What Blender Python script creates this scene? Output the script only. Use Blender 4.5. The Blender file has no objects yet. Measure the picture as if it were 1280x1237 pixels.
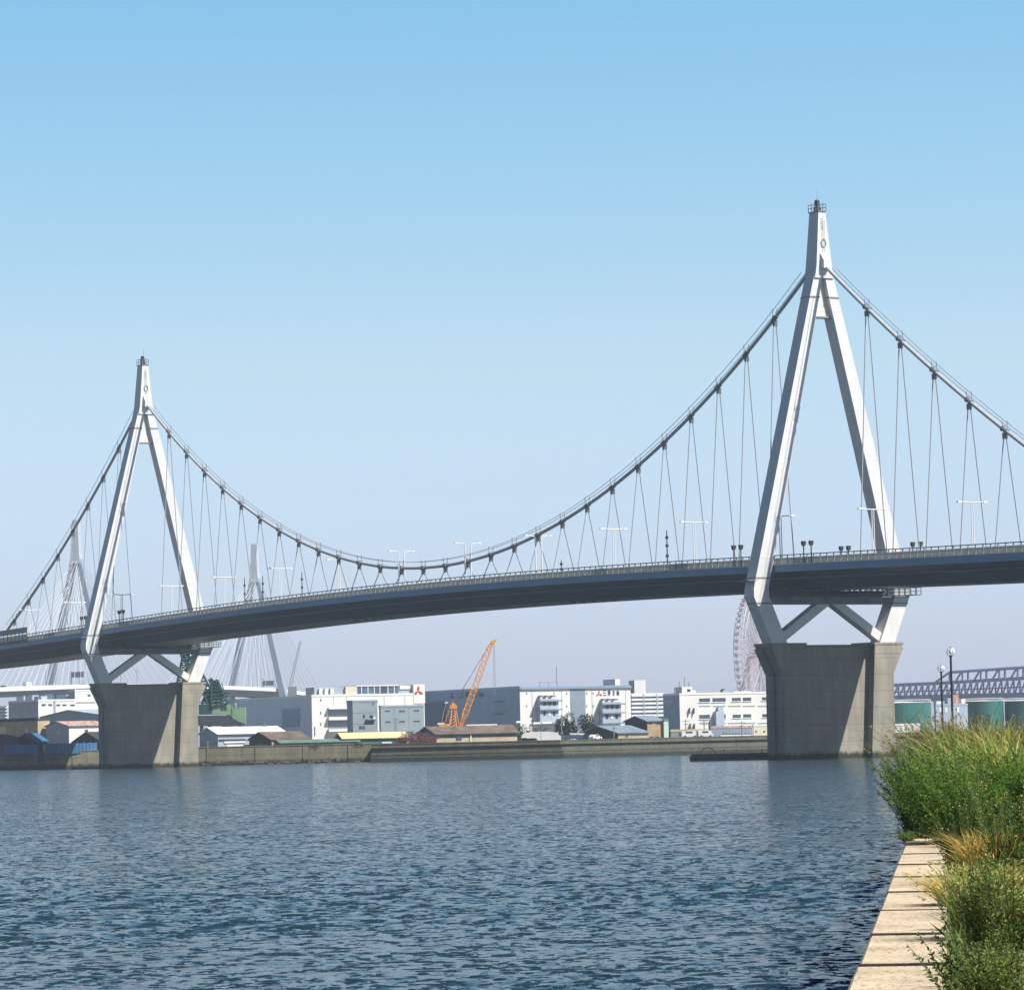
import bpy, bmesh, math, random
import numpy as np
from mathutils import Vector, Matrix
rnd = random.Random(7)
rng = np.random.default_rng(11)
R = math.radians
SC = bpy.context.scene
COL = SC.collection

# ------------------------------------------------------------------ camera
F, PIT, ROL, H = 4777.995, 0.0647, 0.0223, 4.196
CXP, CYP = 640.0, 618.5
cd = bpy.data.cameras.new('Camera')
cd.sensor_width = 36.0
cd.lens = F / 1280.0 * 36.0
cd.clip_start = 0.5
cd.clip_end = 40000
cam = bpy.data.objects.new('Camera', cd)
COL.objects.link(cam)
_M = Matrix(((1, 0, 0), (0, 0, -1), (0, 1, 0)))            # looks along +Y, up Z
_M = Matrix.Rotation(PIT, 3, 'X') @ _M @ Matrix.Rotation(-ROL, 3, 'Z')
cam.matrix_world = Matrix.Translation((0, 0, H)) @ _M.to_4x4()
SC.camera = cam

def at(px, py, Y):
    """point of the place at forward distance Y seen at photo pixel px,py -> X, Z"""
    dx, dy = px - CXP, py - CYP
    x = dx * math.cos(ROL) - dy * math.sin(ROL)
    y = dx * math.sin(ROL) + dy * math.cos(ROL)
    c, s = math.cos(PIT), math.sin(PIT)
    d = (x, F * c + y * s, F * s - y * c)
    k = Y / d[1]
    return d[0] * k, H + d[2] * k

# ------------------------------------------------------------------ light
TH = 0.5333
RX, RY = 58.73, 715.92
T_AX = (math.cos(TH), math.sin(TH))
A_AX = (-math.sin(TH), math.cos(TH))
sun_v = Vector((1.0 * T_AX[0] - 1.95 * A_AX[0], 1.0 * T_AX[1] - 1.95 * A_AX[1], 2.68)).normalized()
SUN_EL = math.asin(sun_v.z)
SUN_ROT = math.atan2(sun_v.x, sun_v.y)
sl = bpy.data.lights.new('Sun', 'SUN')
sl.energy = 5.0
sl.angle = R(0.53)
sl.color = (1.0, 0.95, 0.87)
sun = bpy.data.objects.new('Sun', sl)
sun.rotation_euler = sun_v.to_track_quat('Z', 'Y').to_euler()
sun.location = (200, -200, 400)
COL.objects.link(sun)

W = bpy.data.worlds.new('World')
SC.world = W
W.use_nodes = True
wn, wl = W.node_tree.nodes, W.node_tree.links
wn.clear()
sky = wn.new('ShaderNodeTexSky')
sky.sky_type = 'NISHITA'
sky.sun_disc = False
sky.sun_elevation = SUN_EL
sky.sun_rotation = SUN_ROT
sky.altitude = 0
sky.air_density = 1.0
sky.dust_density = 0.6
sky.ozone_density = 2.0
bg = wn.new('ShaderNodeBackground')
bg.inputs['Strength'].default_value = 0.105
wo = wn.new('ShaderNodeOutputWorld')
tc = wn.new('ShaderNodeTexCoord')
sx = wn.new('ShaderNodeSeparateXYZ')
rp = wn.new('ShaderNodeValToRGB')
mx = wn.new('ShaderNodeMix'); mx.data_type = 'RGBA'; mx.blend_type = 'MULTIPLY'
mx.inputs[0].default_value = 1.0
wl.new(tc.outputs['Generated'], sx.inputs[0])
wl.new(sx.outputs['Z'], rp.inputs[0])
SKY_TINT = [(0.0, (0.70, 0.77, 1.28)), (0.045, (0.82, 0.86, 1.15)), (0.10, (0.97, 0.99, 1.02)),
            (0.192, (0.70, 1.04, 1.06)), (0.26, (0.14, 0.25, 0.40)), (1.0, (0.06, 0.10, 0.20))]
els = rp.color_ramp.elements
while len(els) < len(SKY_TINT): els.new(0.5)
for e, (p_, c_) in zip(els, SKY_TINT):
    e.position = p_; e.color = (*c_, 1)
wl.new(sky.outputs[0], mx.inputs[6]); wl.new(rp.outputs[0], mx.inputs[7])
# the sky is brighter on the sun's side
sd = wn.new('ShaderNodeVectorMath'); sd.operation = 'DOT_PRODUCT'; wl.new(tc.outputs['Generated'], sd.inputs[0]); sd.inputs[1].default_value = (sun_v.x, sun_v.y, 0)
ma = wn.new('ShaderNodeMapRange'); ma.inputs[1].default_value = -.7; ma.inputs[2].default_value = .7; ma.inputs[3].default_value = .72; ma.inputs[4].default_value = 1.12
wl.new(sd.outputs['Value'], ma.inputs[0])
m2 = wn.new('ShaderNodeMix'); m2.data_type = 'RGBA'; m2.blend_type = 'MULTIPLY'; m2.inputs[0].default_value = 1.0
wl.new(mx.outputs[2], m2.inputs[6]); wl.new(ma.outputs[0], m2.inputs[7])
wl.new(m2.outputs[2], bg.inputs['Color']); wl.new(bg.outputs[0], wo.inputs[0])

SC.view_settings.view_transform = 'Standard'
SC.view_settings.look = 'None'
SC.view_settings.gamma = 1.0
SC.view_settings.exposure = 0.75
SC.cycles.volume_bounces = 0
SC.cycles.max_bounces = 6

HAZE_DENSITY = 0.85e-4

# ------------------------------------------------------------------ helpers
def tag(o, label=None, cat=None, group=None, kind=None):
    if label: o['label'] = label
    if cat: o['category'] = cat
    if group: o['group'] = group
    if kind: o['kind'] = kind
    return o

def empty(name, loc=(0, 0, 0), rz=0.0, label=None, cat=None, group=None):
    o = bpy.data.objects.new(name, None)
    o.location = loc; o.rotation_euler = (0, 0, rz)
    COL.objects.link(o)
    return tag(o, label, cat, group)

def children(o): return [c for c in COL.objects if c.parent == o]

def copy_tree(o, parent=None):
    c = o.copy(); COL.objects.link(c)
    if parent is not None: c.parent = parent
    for ch in list(o.children): copy_tree(ch, c)
    return c

class MB:
    def __init__(s): s.v = []; s.f = []
    def add(s, vs, fs):
        n = len(s.v); s.v += [tuple(p) for p in vs]; s.f += [tuple(i + n for i in f) for f in fs]
        return s
    def hexa(s, p):      # 8 points: bottom 4 ccw, top 4 ccw
        return s.add(p, [(3, 2, 1, 0), (4, 5, 6, 7), (0, 1, 5, 4), (1, 2, 6, 5), (2, 3, 7, 6), (3, 0, 4, 7)])
    def box(s, x0, x1, y0, y1, z0, z1):
        return s.hexa([(x0, y0, z0), (x1, y0, z0), (x1, y1, z0), (x0, y1, z0), (x0, y0, z1), (x1, y0, z1), (x1, y1, z1), (x0, y1, z1)])
    def obox(s, c, dx, dy, z0, z1, a0, a1, b0, b1):   # oriented box: c + a*dx + b*dy
        P = lambda a, b, z: (c[0] + a * dx[0] + b * dy[0], c[1] + a * dx[1] + b * dy[1], z)
        return s.hexa([P(a0, b0, z0), P(a1, b0, z0), P(a1, b1, z0), P(a0, b1, z0), P(a0, b0, z1), P(a1, b0, z1), P(a1, b1, z1), P(a0, b1, z1)])
    def prism(s, poly, fn0, fn1):   # poly list of 2-D, fn maps to 3-D ends
        n = len(poly)
        vs = [fn0(*p) for p in poly] + [fn1(*p) for p in poly]
        fs = [tuple(reversed(range(n))), tuple(range(n, 2 * n))] + [(i, (i + 1) % n, n + (i + 1) % n, n + i) for i in range(n)]
        return s.add(vs, fs)
    def tube(s, p0, p1, r0, r1=None, n=6, caps=True):
        r1 = r0 if r1 is None else r1
        p0 = Vector(p0); p1 = Vector(p1); d = (p1 - p0)
        if d.length < 1e-6: return s
        d.normalize()
        a = d.orthogonal().normalized(); b = d.cross(a)
        vs = []
        for p, r in ((p0, r0), (p1, r1)):
            for i in range(n):
                t = 2 * math.pi * (i + .5) / n
                vs.append(p + a * (r * math.cos(t)) + b * (r * math.sin(t)))
        fs = [(i, (i + 1) % n, n + (i + 1) % n, n + i) for i in range(n)]
        if caps: fs += [tuple(reversed(range(n))), tuple(range(n, 2 * n))]
        return s.add(vs, fs)
    def path(s, pts, r, n=6):
        rs = r if isinstance(r, (list, tuple)) else [r] * len(pts)
        pts = [Vector(p) for p in pts]
        base = len(s.v); a = None
        for k, p in enumerate(pts):
            d = (pts[min(k + 1, len(pts) - 1)] - pts[max(k - 1, 0)]).normalized()
            if a is None: a = d.orthogonal().normalized()
            a = (a - d * a.dot(d)).normalized(); b = d.cross(a)
            for i in range(n):
                t = 2 * math.pi * i / n
                s.v.append(tuple(p + a * (rs[k] * math.cos(t)) + b * (rs[k] * math.sin(t))))
        for k in range(len(pts) - 1):
            for i in range(n):
                s.f.append((base + k * n + i, base + k * n + (i + 1) % n, base + (k + 1) * n + (i + 1) % n, base + (k + 1) * n + i))
        s.f.append(tuple(base + i for i in reversed(range(n))))
        s.f.append(tuple(base + (len(pts) - 1) * n + i for i in range(n)))
        return s
    def ball(s, c, rx, ry=None, rz=None, nu=12, nv=8):
        ry = ry or rx; rz = rz or rx
        vs = []; fs = []
        for j in range(nv + 1):
            ph = math.pi * j / nv
            for i in range(nu):
                t = 2 * math.pi * i / nu
                vs.append((c[0] + rx * math.sin(ph) * math.cos(t), c[1] + ry * math.sin(ph) * math.sin(t), c[2] + rz * math.cos(ph)))
        for j in range(nv):
            for i in range(nu):
                fs.append((j * nu + i, (j + 1) * nu + i, (j + 1) * nu + (i + 1) % nu, j * nu + (i + 1) % nu))
        return s.add(vs, fs)
    def build(s, name, mat, parent=None, smooth=False, fix=True):
        me = bpy.data.meshes.new(name)
        me.from_pydata(s.v, [], s.f)
        if fix:
            bm = bmesh.new(); bm.from_mesh(me)
            bmesh.ops.recalc_face_normals(bm, faces=bm.faces[:]); bm.to_mesh(me); bm.free()
        if smooth: me.polygons.foreach_set('use_smooth', [True] * len(me.polygons))
        me.materials.append(mat)
        o = bpy.data.objects.new(name, me)
        COL.objects.link(o)
        if parent is not None: o.parent = parent
        return o

def np_mesh(name, verts, quads, mat, parent=None, smooth=False):
    me = bpy.data.meshes.new(name)
    nv, nf = len(verts), len(quads); k = quads.shape[1]
    me.vertices.add(nv); me.vertices.foreach_set('co', np.ascontiguousarray(verts, dtype=np.float32).ravel())
    me.loops.add(nf * k); me.loops.foreach_set('vertex_index', np.ascontiguousarray(quads, dtype=np.int32).ravel())
    me.polygons.add(nf)
    me.polygons.foreach_set('loop_start', np.arange(0, nf * k, k, dtype=np.int32))
    me.polygons.foreach_set('loop_total', np.full(nf, k, dtype=np.int32))
    me.polygons.foreach_set('use_smooth', np.full(nf, smooth))
    me.update(calc_edges=True); me.validate()
    me.materials.append(mat)
    o = bpy.data.objects.new(name, me); COL.objects.link(o)
    if parent is not None: o.parent = parent
    return o

# ------------------------------------------------------------------ materials
ALBEDO = 0.82
def mat(name, col, rough=0.6, amt=0.12, scale=0.4, metal=0.0, spec=0.4, stretch=(1, 1, 1), bump=0.0, col2=None):
    m = bpy.data.materials.new(name); m.use_nodes = True
    n, l = m.node_tree.nodes, m.node_tree.links
    b = n['Principled BSDF']
    b.inputs['Roughness'].default_value = rough
    b.inputs['Metallic'].default_value = metal
    b.inputs['Specular IOR Level'].default_value = spec
    t = n.new('ShaderNodeTexCoord'); mp = n.new('ShaderNodeMapping'); mp.inputs['Scale'].default_value = stretch
    l.new(t.outputs['Object'], mp.inputs[0])
    no = n.new('ShaderNodeTexNoise'); no.inputs['Scale'].default_value = scale; no.inputs['Detail'].default_value = 6
    no.inputs['Roughness'].default_value = 0.62
    l.new(mp.outputs[0], no.inputs['Vector'])
    r = n.new('ShaderNodeValToRGB')
    col = tuple(c * ALBEDO for c in col)
    c2 = col2 or tuple(max(0, c * (1 - 2.2 * amt)) for c in col)
    c1 = tuple(min(1, c * (1 + amt)) for c in col)
    r.color_ramp.elements[0].position = 0.3; r.color_ramp.elements[0].color = (*c2, 1)
    r.color_ramp.elements[1].position = 0.68; r.color_ramp.elements[1].color = (*c1, 1)
    l.new(no.outputs['Fac'], r.inputs[0]); l.new(r.outputs[0], b.inputs['Base Color'])
    if bump:
        bu = n.new('ShaderNodeBump'); bu.inputs['Strength'].default_value = bump; bu.inputs['Distance'].default_value = 0.05
        l.new(no.outputs['Fac'], bu.inputs['Height']); l.new(bu.outputs[0], b.inputs['Normal'])
    return m

def concrete(name, col, lift=3.0, bay=4.0, dark=0.55, line=0.03, axis='X', amt=.1, rough=.85, stain=.5, algae=True):
    """board-marked concrete: lift lines, bay lines, water stains down the face"""
    m = mat(name, col, rough, amt, 0.35, stretch=(1, 1, 0.5), spec=0.2)
    n, l = m.node_tree.nodes, m.node_tree.links
    b = n['Principled BSDF']; src = b.inputs['Base Color'].links[0].from_socket
    t = n.new('ShaderNodeTexCoord'); s = n.new('ShaderNodeSeparateXYZ'); l.new(t.outputs['Object'], s.inputs[0])
    def lines(sock, period, w):
        d = n.new('ShaderNodeMath'); d.operation = 'DIVIDE'; l.new(sock, d.inputs[0]); d.inputs[1].default_value = period
        f = n.new('ShaderNodeMath'); f.operation = 'FRACT'; l.new(d.outputs[0], f.inputs[0])
        c = n.new('ShaderNodeMath'); c.operation = 'LESS_THAN'; l.new(f.outputs[0], c.inputs[0]); c.inputs[1].default_value = w / period
        return c.outputs[0]
    a = lines(s.outputs['Z'], lift, line * 2); c = lines(s.outputs[axis], bay, line * 2)
    mxm = n.new('ShaderNodeMath'); mxm.operation = 'MAXIMUM'; l.new(a, mxm.inputs[0]); l.new(c, mxm.inputs[1])
    mp = n.new('ShaderNodeMapping'); mp.inputs['Scale'].default_value = (1.1, 1.1, 0.09); l.new(t.outputs['Object'], mp.inputs[0])
    no = n.new('ShaderNodeTexNoise'); no.inputs['Scale'].default_value = 1.0; no.inputs['Detail'].default_value = 5; l.new(mp.outputs[0], no.inputs['Vector'])
    rr = n.new('ShaderNodeValToRGB'); rr.color_ramp.elements[0].position = 0.35; rr.color_ramp.elements[1].position = 0.62
    rr.color_ramp.elements[0].color = (0.62, 0.62, 0.6, 1); rr.color_ramp.elements[1].color = (1, 1, 1, 1)
    l.new(no.outputs['Fac'], rr.inputs[0])
    m1 = n.new('ShaderNodeMix'); m1.data_type = 'RGBA'; m1.blend_type = 'MULTIPLY'; m1.inputs[0].default_value = stain
    l.new(src, m1.inputs[6]); l.new(rr.outputs[0], m1.inputs[7])
    m2 = n.new('ShaderNodeMix'); m2.data_type = 'RGBA'; m2.blend_type = 'MULTIPLY'; m2.inputs[7].default_value = (dark, dark, dark, 1)
    l.new(mxm.outputs[0], m2.inputs[0]); l.new(m1.outputs[2], m2.inputs[6])
    out = m2.outputs[2]
    if algae:       # green black band of weed just above the waterline
        ad = n.new('ShaderNodeMath'); ad.operation = 'MULTIPLY_ADD'; l.new(no.outputs['Fac'], ad.inputs[0]); ad.inputs[1].default_value = -1.6; l.new(s.outputs['Z'], ad.inputs[2])
        mr = n.new('ShaderNodeMapRange'); mr.inputs[1].default_value = -.1; mr.inputs[2].default_value = .55; mr.inputs[3].default_value = 1; mr.inputs[4].default_value = 0; l.new(ad.outputs[0], mr.inputs[0])
        m3 = n.new('ShaderNodeMix'); m3.data_type = 'RGBA'; m3.inputs[7].default_value = (.03, .035, .02, 1); l.new(mr.outputs[0], m3.inputs[0]); l.new(out, m3.inputs[6]); out = m3.outputs[2]
    l.new(out, b.inputs['Base Color'])
    return m

def foliage_mat(name, cols, rough=0.55, trans=0.35):
    m = bpy.data.materials.new(name); m.use_nodes = True
    n, l = m.node_tree.nodes, m.node_tree.links
    b = n['Principled BSDF']; b.inputs['Roughness'].default_value = rough; b.inputs['Specular IOR Level'].default_value = 0.3
    g = n.new('ShaderNodeNewGeometry'); r = n.new('ShaderNodeValToRGB'); e = r.color_ramp.elements
    while len(e) < len(cols): e.new(0.5)
    for i, c in enumerate(cols):
        e[i].position = i / max(1, len(cols) - 1); e[i].color = (*c, 1)
    l.new(g.outputs['Random Per Island'], r.inputs[0]); l.new(r.outputs[0], b.inputs['Base Color'])
    tr = n.new('ShaderNodeBsdfTranslucent'); l.new(r.outputs[0], tr.inputs['Color'])
    ms = n.new('ShaderNodeMixShader'); ms.inputs[0].default_value = trans
    o = n['Material Output']; l.new(b.outputs[0], ms.inputs[1]); l.new(tr.outputs[0], ms.inputs[2]); l.new(ms.outputs[0], o.inputs[0])
    return m

M = {}
M['steel'] = concrete('pale_painted_steel', (0.745, 0.745, 0.73), 9.3, 400, dark=.72, line=.035, amt=.03, rough=.45, stain=.14, algae=False)
M['shade_grey'] = mat('shade_grey_paint', (0.17, 0.21, 0.23), .6, .2, .4)  # cross beam paint, deep shade under the deck put into its colour
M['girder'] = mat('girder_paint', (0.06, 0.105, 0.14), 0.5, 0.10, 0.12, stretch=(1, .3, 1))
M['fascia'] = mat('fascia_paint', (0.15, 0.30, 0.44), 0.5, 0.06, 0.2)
M['rail'] = mat('rail_steel', (0.24, 0.26, 0.26), 0.5, 0.1, 1.0)
M['barrier'] = mat('barrier_cream', (0.72, 0.70, 0.60), 0.7, 0.08, 0.5)
M['cable'] = mat('cable_wrap', (0.46, 0.48, 0.49), 0.5, 0.06, 0.5)
M['hanger'] = mat('hanger_sheath', (0.40, 0.44, 0.47), 0.5, 0.05, 0.5)
M['clamp'] = mat('clamp_steel', (0.22, 0.24, 0.26), 0.5, 0.15, 1.0)
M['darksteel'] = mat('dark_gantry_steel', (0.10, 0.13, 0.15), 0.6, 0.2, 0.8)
M['asphalt'] = mat('asphalt', (0.05, 0.05, 0.052), 0.9, 0.1, 1.0)
M['pier'] = concrete('pier_concrete', (0.335, 0.31, 0.25), 3.1, 6.1, stain=.38, line=.04)
M['wallc'] = concrete('river_wall_concrete', (0.27, 0.245, 0.17), 2.6, 9.0, line=0.06)
M['wallgreen'] = concrete('mossy_wall_concrete', (0.135, 0.138, 0.10), 1.6, 11.0, line=0.06)
M['white'] = mat('white_paint', (0.80, 0.80, 0.78), 0.5, 0.04, 0.3, stretch=(1, 1, .3))
M['lamp'] = mat('lamp_white', (0.82, 0.83, 0.82), 0.4, 0.03, 1.0)
M['black'] = mat('dark_metal', (0.03, 0.035, 0.04), 0.5, 0.2, 1.0)

# ------------------------------------------------------------------ water
WAVE_TILT = (3.1, 1.0, 0.10)
WAVE_AMP = 0.0074
def make_water():
    m = bpy.data.materials.new('river_water'); m.use_nodes = True
    n, l = m.node_tree.nodes, m.node_tree.links
    b = n['Principled BSDF']
    b.inputs['Base Color'].default_value = (0.012, 0.031, 0.041, 1)
    b.inputs['Roughness'].default_value = 0.12
    b.inputs['IOR'].default_value = 1.333
    t = n.new('ShaderNodeTexCoord')
    def tilt(sc, detail, st, k):
        mp = n.new('ShaderNodeMapping'); mp.inputs['Scale'].default_value = st; l.new(t.outputs['Object'], mp.inputs[0])
        no = n.new('ShaderNodeTexNoise'); no.inputs['Scale'].default_value = sc; no.inputs['Detail'].default_value = detail; no.inputs['Roughness'].default_value = .6
        l.new(mp.outputs[0], no.inputs['Vector'])
        sb = n.new('ShaderNodeVectorMath'); sb.operation = 'SUBTRACT'; l.new(no.outputs['Color'], sb.inputs[0]); sb.inputs[1].default_value = (.5, .5, .5)
        ml = n.new('ShaderNodeVectorMath'); ml.operation = 'MULTIPLY'; l.new(sb.outputs[0], ml.inputs[0]); ml.inputs[1].default_value = (k, k * 1.15, 0)
        return ml.outputs[0]
    g = n.new('ShaderNodeNewGeometry'); out = g.outputs['Normal']
    # slopes of ripples too small for the mesh, as tilts of the surface normal
    for args in ((3.4, 4, (1, .8, 1), WAVE_TILT[0]), (.9, 3, (1, .7, 1), WAVE_TILT[1]), (.06, 3, (.5, 1, 1), WAVE_TILT[2])):
        ad = n.new('ShaderNodeVectorMath'); ad.operation = 'ADD'; l.new(out, ad.inputs[0]); l.new(tilt(*args), ad.inputs[1]); out = ad.outputs[0]
    nm = n.new('ShaderNodeVectorMath'); nm.operation = 'NORMALIZE'; l.new(out, nm.inputs[0]); l.new(nm.outputs[0], b.inputs['Normal'])
    # fan of quads, rows at growing distance, waves as real displacement
    ys = [16.0]
    while ys[-1] < 1500: ys.append(ys[-1] * 1.0026 + 0.012)
    ys = np.array(ys + [2200.0, 3600.0]); nc = 640
    ang = np.linspace(-0.2, 0.2, nc)
    # widen the outermost columns so the sheet reaches far to either side
    ang[0] = -2.2; ang[1] = -0.6; ang[2] = -0.3; ang[-1] = 2.2; ang[-2] = 0.6; ang[-3] = 0.3
    X = np.outer(ys + 6, ang); Y = np.repeat(ys[:, None], nc, 1)
    Z = np.zeros_like(X)
    dx = (ys + 6) * (0.4 / nc); dy = np.gradient(ys)
    lims = np.maximum(dx, dy * 0.8)
    NWV = 130
    for k in range(NWV):
        lam = 0.32 * (3.2 / 0.32) ** (k / (NWV - 1.0)) * rng.uniform(.9, 1.1)
        th = rng.normal(-1.5, 0.6)
        amp = WAVE_AMP * min(lam, .8) ** 0.9 * (1.0 if lam < .8 else (.8 / lam) ** .85)
        kx, ky = 2 * math.pi / lam * math.cos(th), 2 * math.pi / lam * math.sin(th)
        fade = np.clip((lam / lims - 2.2) / 2.0, 0, 1)
        on = np.nonzero(fade > 0)[0]
        if len(on) == 0: continue
        r1 = on.max() + 1
        Xs, Ys = X[:r1], Y[:r1]
        ph = kx * Xs + ky * Ys + rng.uniform(0, 6.28)
        mod = 0.6 + 0.7 * np.sin(Xs * rng.uniform(.1, .5) + rng.uniform(0, 6)) * np.sin(Ys * rng.uniform(.03, .15) + rng.uniform(0, 6))
        Z[:r1] += amp * fade[:r1, None] * mod * (np.sin(ph) + 0.2 * np.cos(2 * ph))
    gust = np.zeros_like(X)
    for _ in range(7):
        gw = rng.uniform(18, 90); gt = rng.normal(-1.5, .35)
        gust += np.sin(2 * math.pi / gw * (X * math.cos(gt) * .45 + Y * math.sin(gt)) + rng.uniform(0, 6.28))
    Z *= np.clip(.92 + .16 * gust, .45, 1.5)
    Z[:, :3] = 0; Z[:, -3:] = 0
    nr = len(ys)
    idx = np.arange(nr * nc).reshape(nr, nc)
    q = np.stack([idx[:-1, :-1], idx[:-1, 1:], idx[1:, 1:], idx[1:, :-1]], -1).reshape(-1, 4)
    o = np_mesh('water', np.stack([X, Y, Z], -1).reshape(-1, 3), q, m, smooth=True)
    tag(o, kind='structure')
    bk = MB().add([(-60, -60, -.02), (60, -60, -.02), (50, 16, -.02), (-50, 16, -.02)], [(0, 1, 2, 3)]).build('water', m)
    tag(bk, kind='structure')
make_water()

# ------------------------------------------------------------------ suspension bridge (local x = across, y = along, z = up)
DP = np.polyfit([-120, -75, 0, 63, 130, 150, 208, 246, 298, 365, 420], [33.6, 34.5, 35.9, 37.0, 37.7, 37.8, 37.25, 36.3, 34.9, 33.5, 32.4], 4)
def deck(u):
    if u < -120: return float(np.polyval(DP, -120)) + (u + 120) * 0.02
    if u > 420: return float(np.polyval(DP, 420)) - (u - 420) * 0.02
    return float(np.polyval(DP, u))
VD = 13.1
def cable_z(u):
    if u < 0: return 93.8 + 0.755 * u + 0.00155 * u * u
    if u > 300: return 93.8 - 0.755 * (u - 300) + 0.00155 * (u - 300) ** 2
    return 43.4 + (u - 150) ** 2 * (93.8 - 43.4) / 22500.0

bridge = empty('suspension_bridge', (RX, RY, 0), TH,
               'long white suspension bridge with one central cable and two tall A shaped towers', 'bridge')
US = list(range(-180, 561, 5))
def sweep(sec, name, m, parent, us=US, smooth=False, mb=None):
    n = len(sec); keep = mb is not None; mb = mb or MB(); vs = []; fs = []
    for u in us:
        z = deck(u)
        vs += [(v, u, z + w) for v, w in sec]
    for k in range(len(us) - 1):
        for i in range(n):
            fs.append((k * n + i, k * n + (i + 1) % n, (k + 1) * n + (i + 1) % n, (k + 1) * n + i))
    fs += [tuple(range(n)), tuple((len(us) - 1) * n + i for i in range(n))]
    mb.add(vs, fs)
    return mb if keep else mb.build(name, m, parent, smooth)

gm = MB()
for u in np.arange(-175, 556, 7.5):
    z = deck(u)
    gm.add([(-13.0, u - .12, z - 1.32), (-13.0, u + .12, z - 1.32), (-9.0, u + .12, z - 2.5), (-9.0, u - .12, z - 2.5), (-6.75, u + .12, z - 4.6), (-6.75, u - .12, z - 4.6)],
           [(0, 1, 2, 3), (3, 2, 4, 5)])
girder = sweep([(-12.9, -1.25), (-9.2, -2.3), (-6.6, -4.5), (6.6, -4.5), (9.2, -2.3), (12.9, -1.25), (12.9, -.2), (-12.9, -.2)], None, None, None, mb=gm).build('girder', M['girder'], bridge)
for sgn in (-1, 1):
    a, b_ = sorted((sgn * 12.9, sgn * 13.15))
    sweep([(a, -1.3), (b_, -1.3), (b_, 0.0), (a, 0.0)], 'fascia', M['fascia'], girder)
    a, b_ = sorted((sgn * 13.2, sgn * 12.7))
    sweep([(a, 0.004), (b_, 0.004), (b_, 0.16), (a, 0.16)], 'curb', M['steel'], girder)
sweep([(-12.6, -.2), (12.6, -.2), (12.6, -.03), (-12.6, -.03)], 'road_surface', M['asphalt'], girder)
for sgn in (-1, 1):
    mb = MB()
    x = sgn * 12.95
    for u in np.arange(-178, 559, 2.1):
        z = deck(u)
        mb.box(x - .07, x + .07, u - .09, u + .09, z + .16, z + 1.75)
    for sec in ([(x - .09, 1.7), (x + .09, 1.7), (x + .09, 1.88), (x - .09, 1.88)], [(x - .04, .95), (x + .04, .95), (x + .04, 1.05), (x - .04, 1.05)]):
        sweep(sec, None, None, None, mb=mb)
    mb.build('railing', M['rail'], girder)
    xi = sgn * 11.9
    sweep([(xi - .12, -.03), (xi + .12, -.03), (xi + .12, 1.35), (xi - .12, 1.35)], 'crash_barrier', M['barrier'], girder)
# longitudinal rib, utility pipe and small maintenance brackets under the girder
sweep([(-9.5, -2.55), (-9.2, -2.55), (-9.2, -2.25), (-9.5, -2.25)], 'service_pipe', M['girder'], girder)
for u0 in (66, 160):
    mb = MB()
    for k in range(5):
        u = u0 + k * 4.0; z = deck(u)
        mb.box(-6.4, -5.4, u - .3, u + .3, z - 5.1, z - 4.5)
    sweep([(-6.1, -4.62), (-5.8, -4.62), (-5.8, -4.45), (-6.1, -4.45)], None, None, None, us=[u0 - 1, u0 + 17], mb=mb)
    mb.build('inspection_rail', M['darksteel'], girder)
# wind barrier at the cable anchorage
mb = MB(); pn = []
for k in range(20):
    u = 346 + k * 2.6
    z = deck(u)
    mb.box(-13.35, -13.21, u - .16, u + .16, z - .2, z + 3.7)
    pn.append(MB().box(-13.30, -13.24, u + .3, u + 2.3, z + .45, z + 1.75))
wb = sweep([(-13.34, 2.2), (-13.22, 2.2), (-13.22, 3.7), (-13.34, 3.7)], 'wind_barrier', M['rail'], bridge, us=[345.8 + 2.6 * k for k in range(21)])
sweep([(-13.33, -.25), (-13.22, -.25), (-13.22, .5), (-13.33, .5)], None, None, None, us=[345.8 + 2.6 * k for k in range(21)], mb=mb)
mb.build('barrier_frame', M['darksteel'], wb)
PANEL = mat('barrier_panel', (.55, .52, .36), .5, .1, .5)
for p_ in pn: p_.build('barrier_panel', PANEL, wb)

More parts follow.
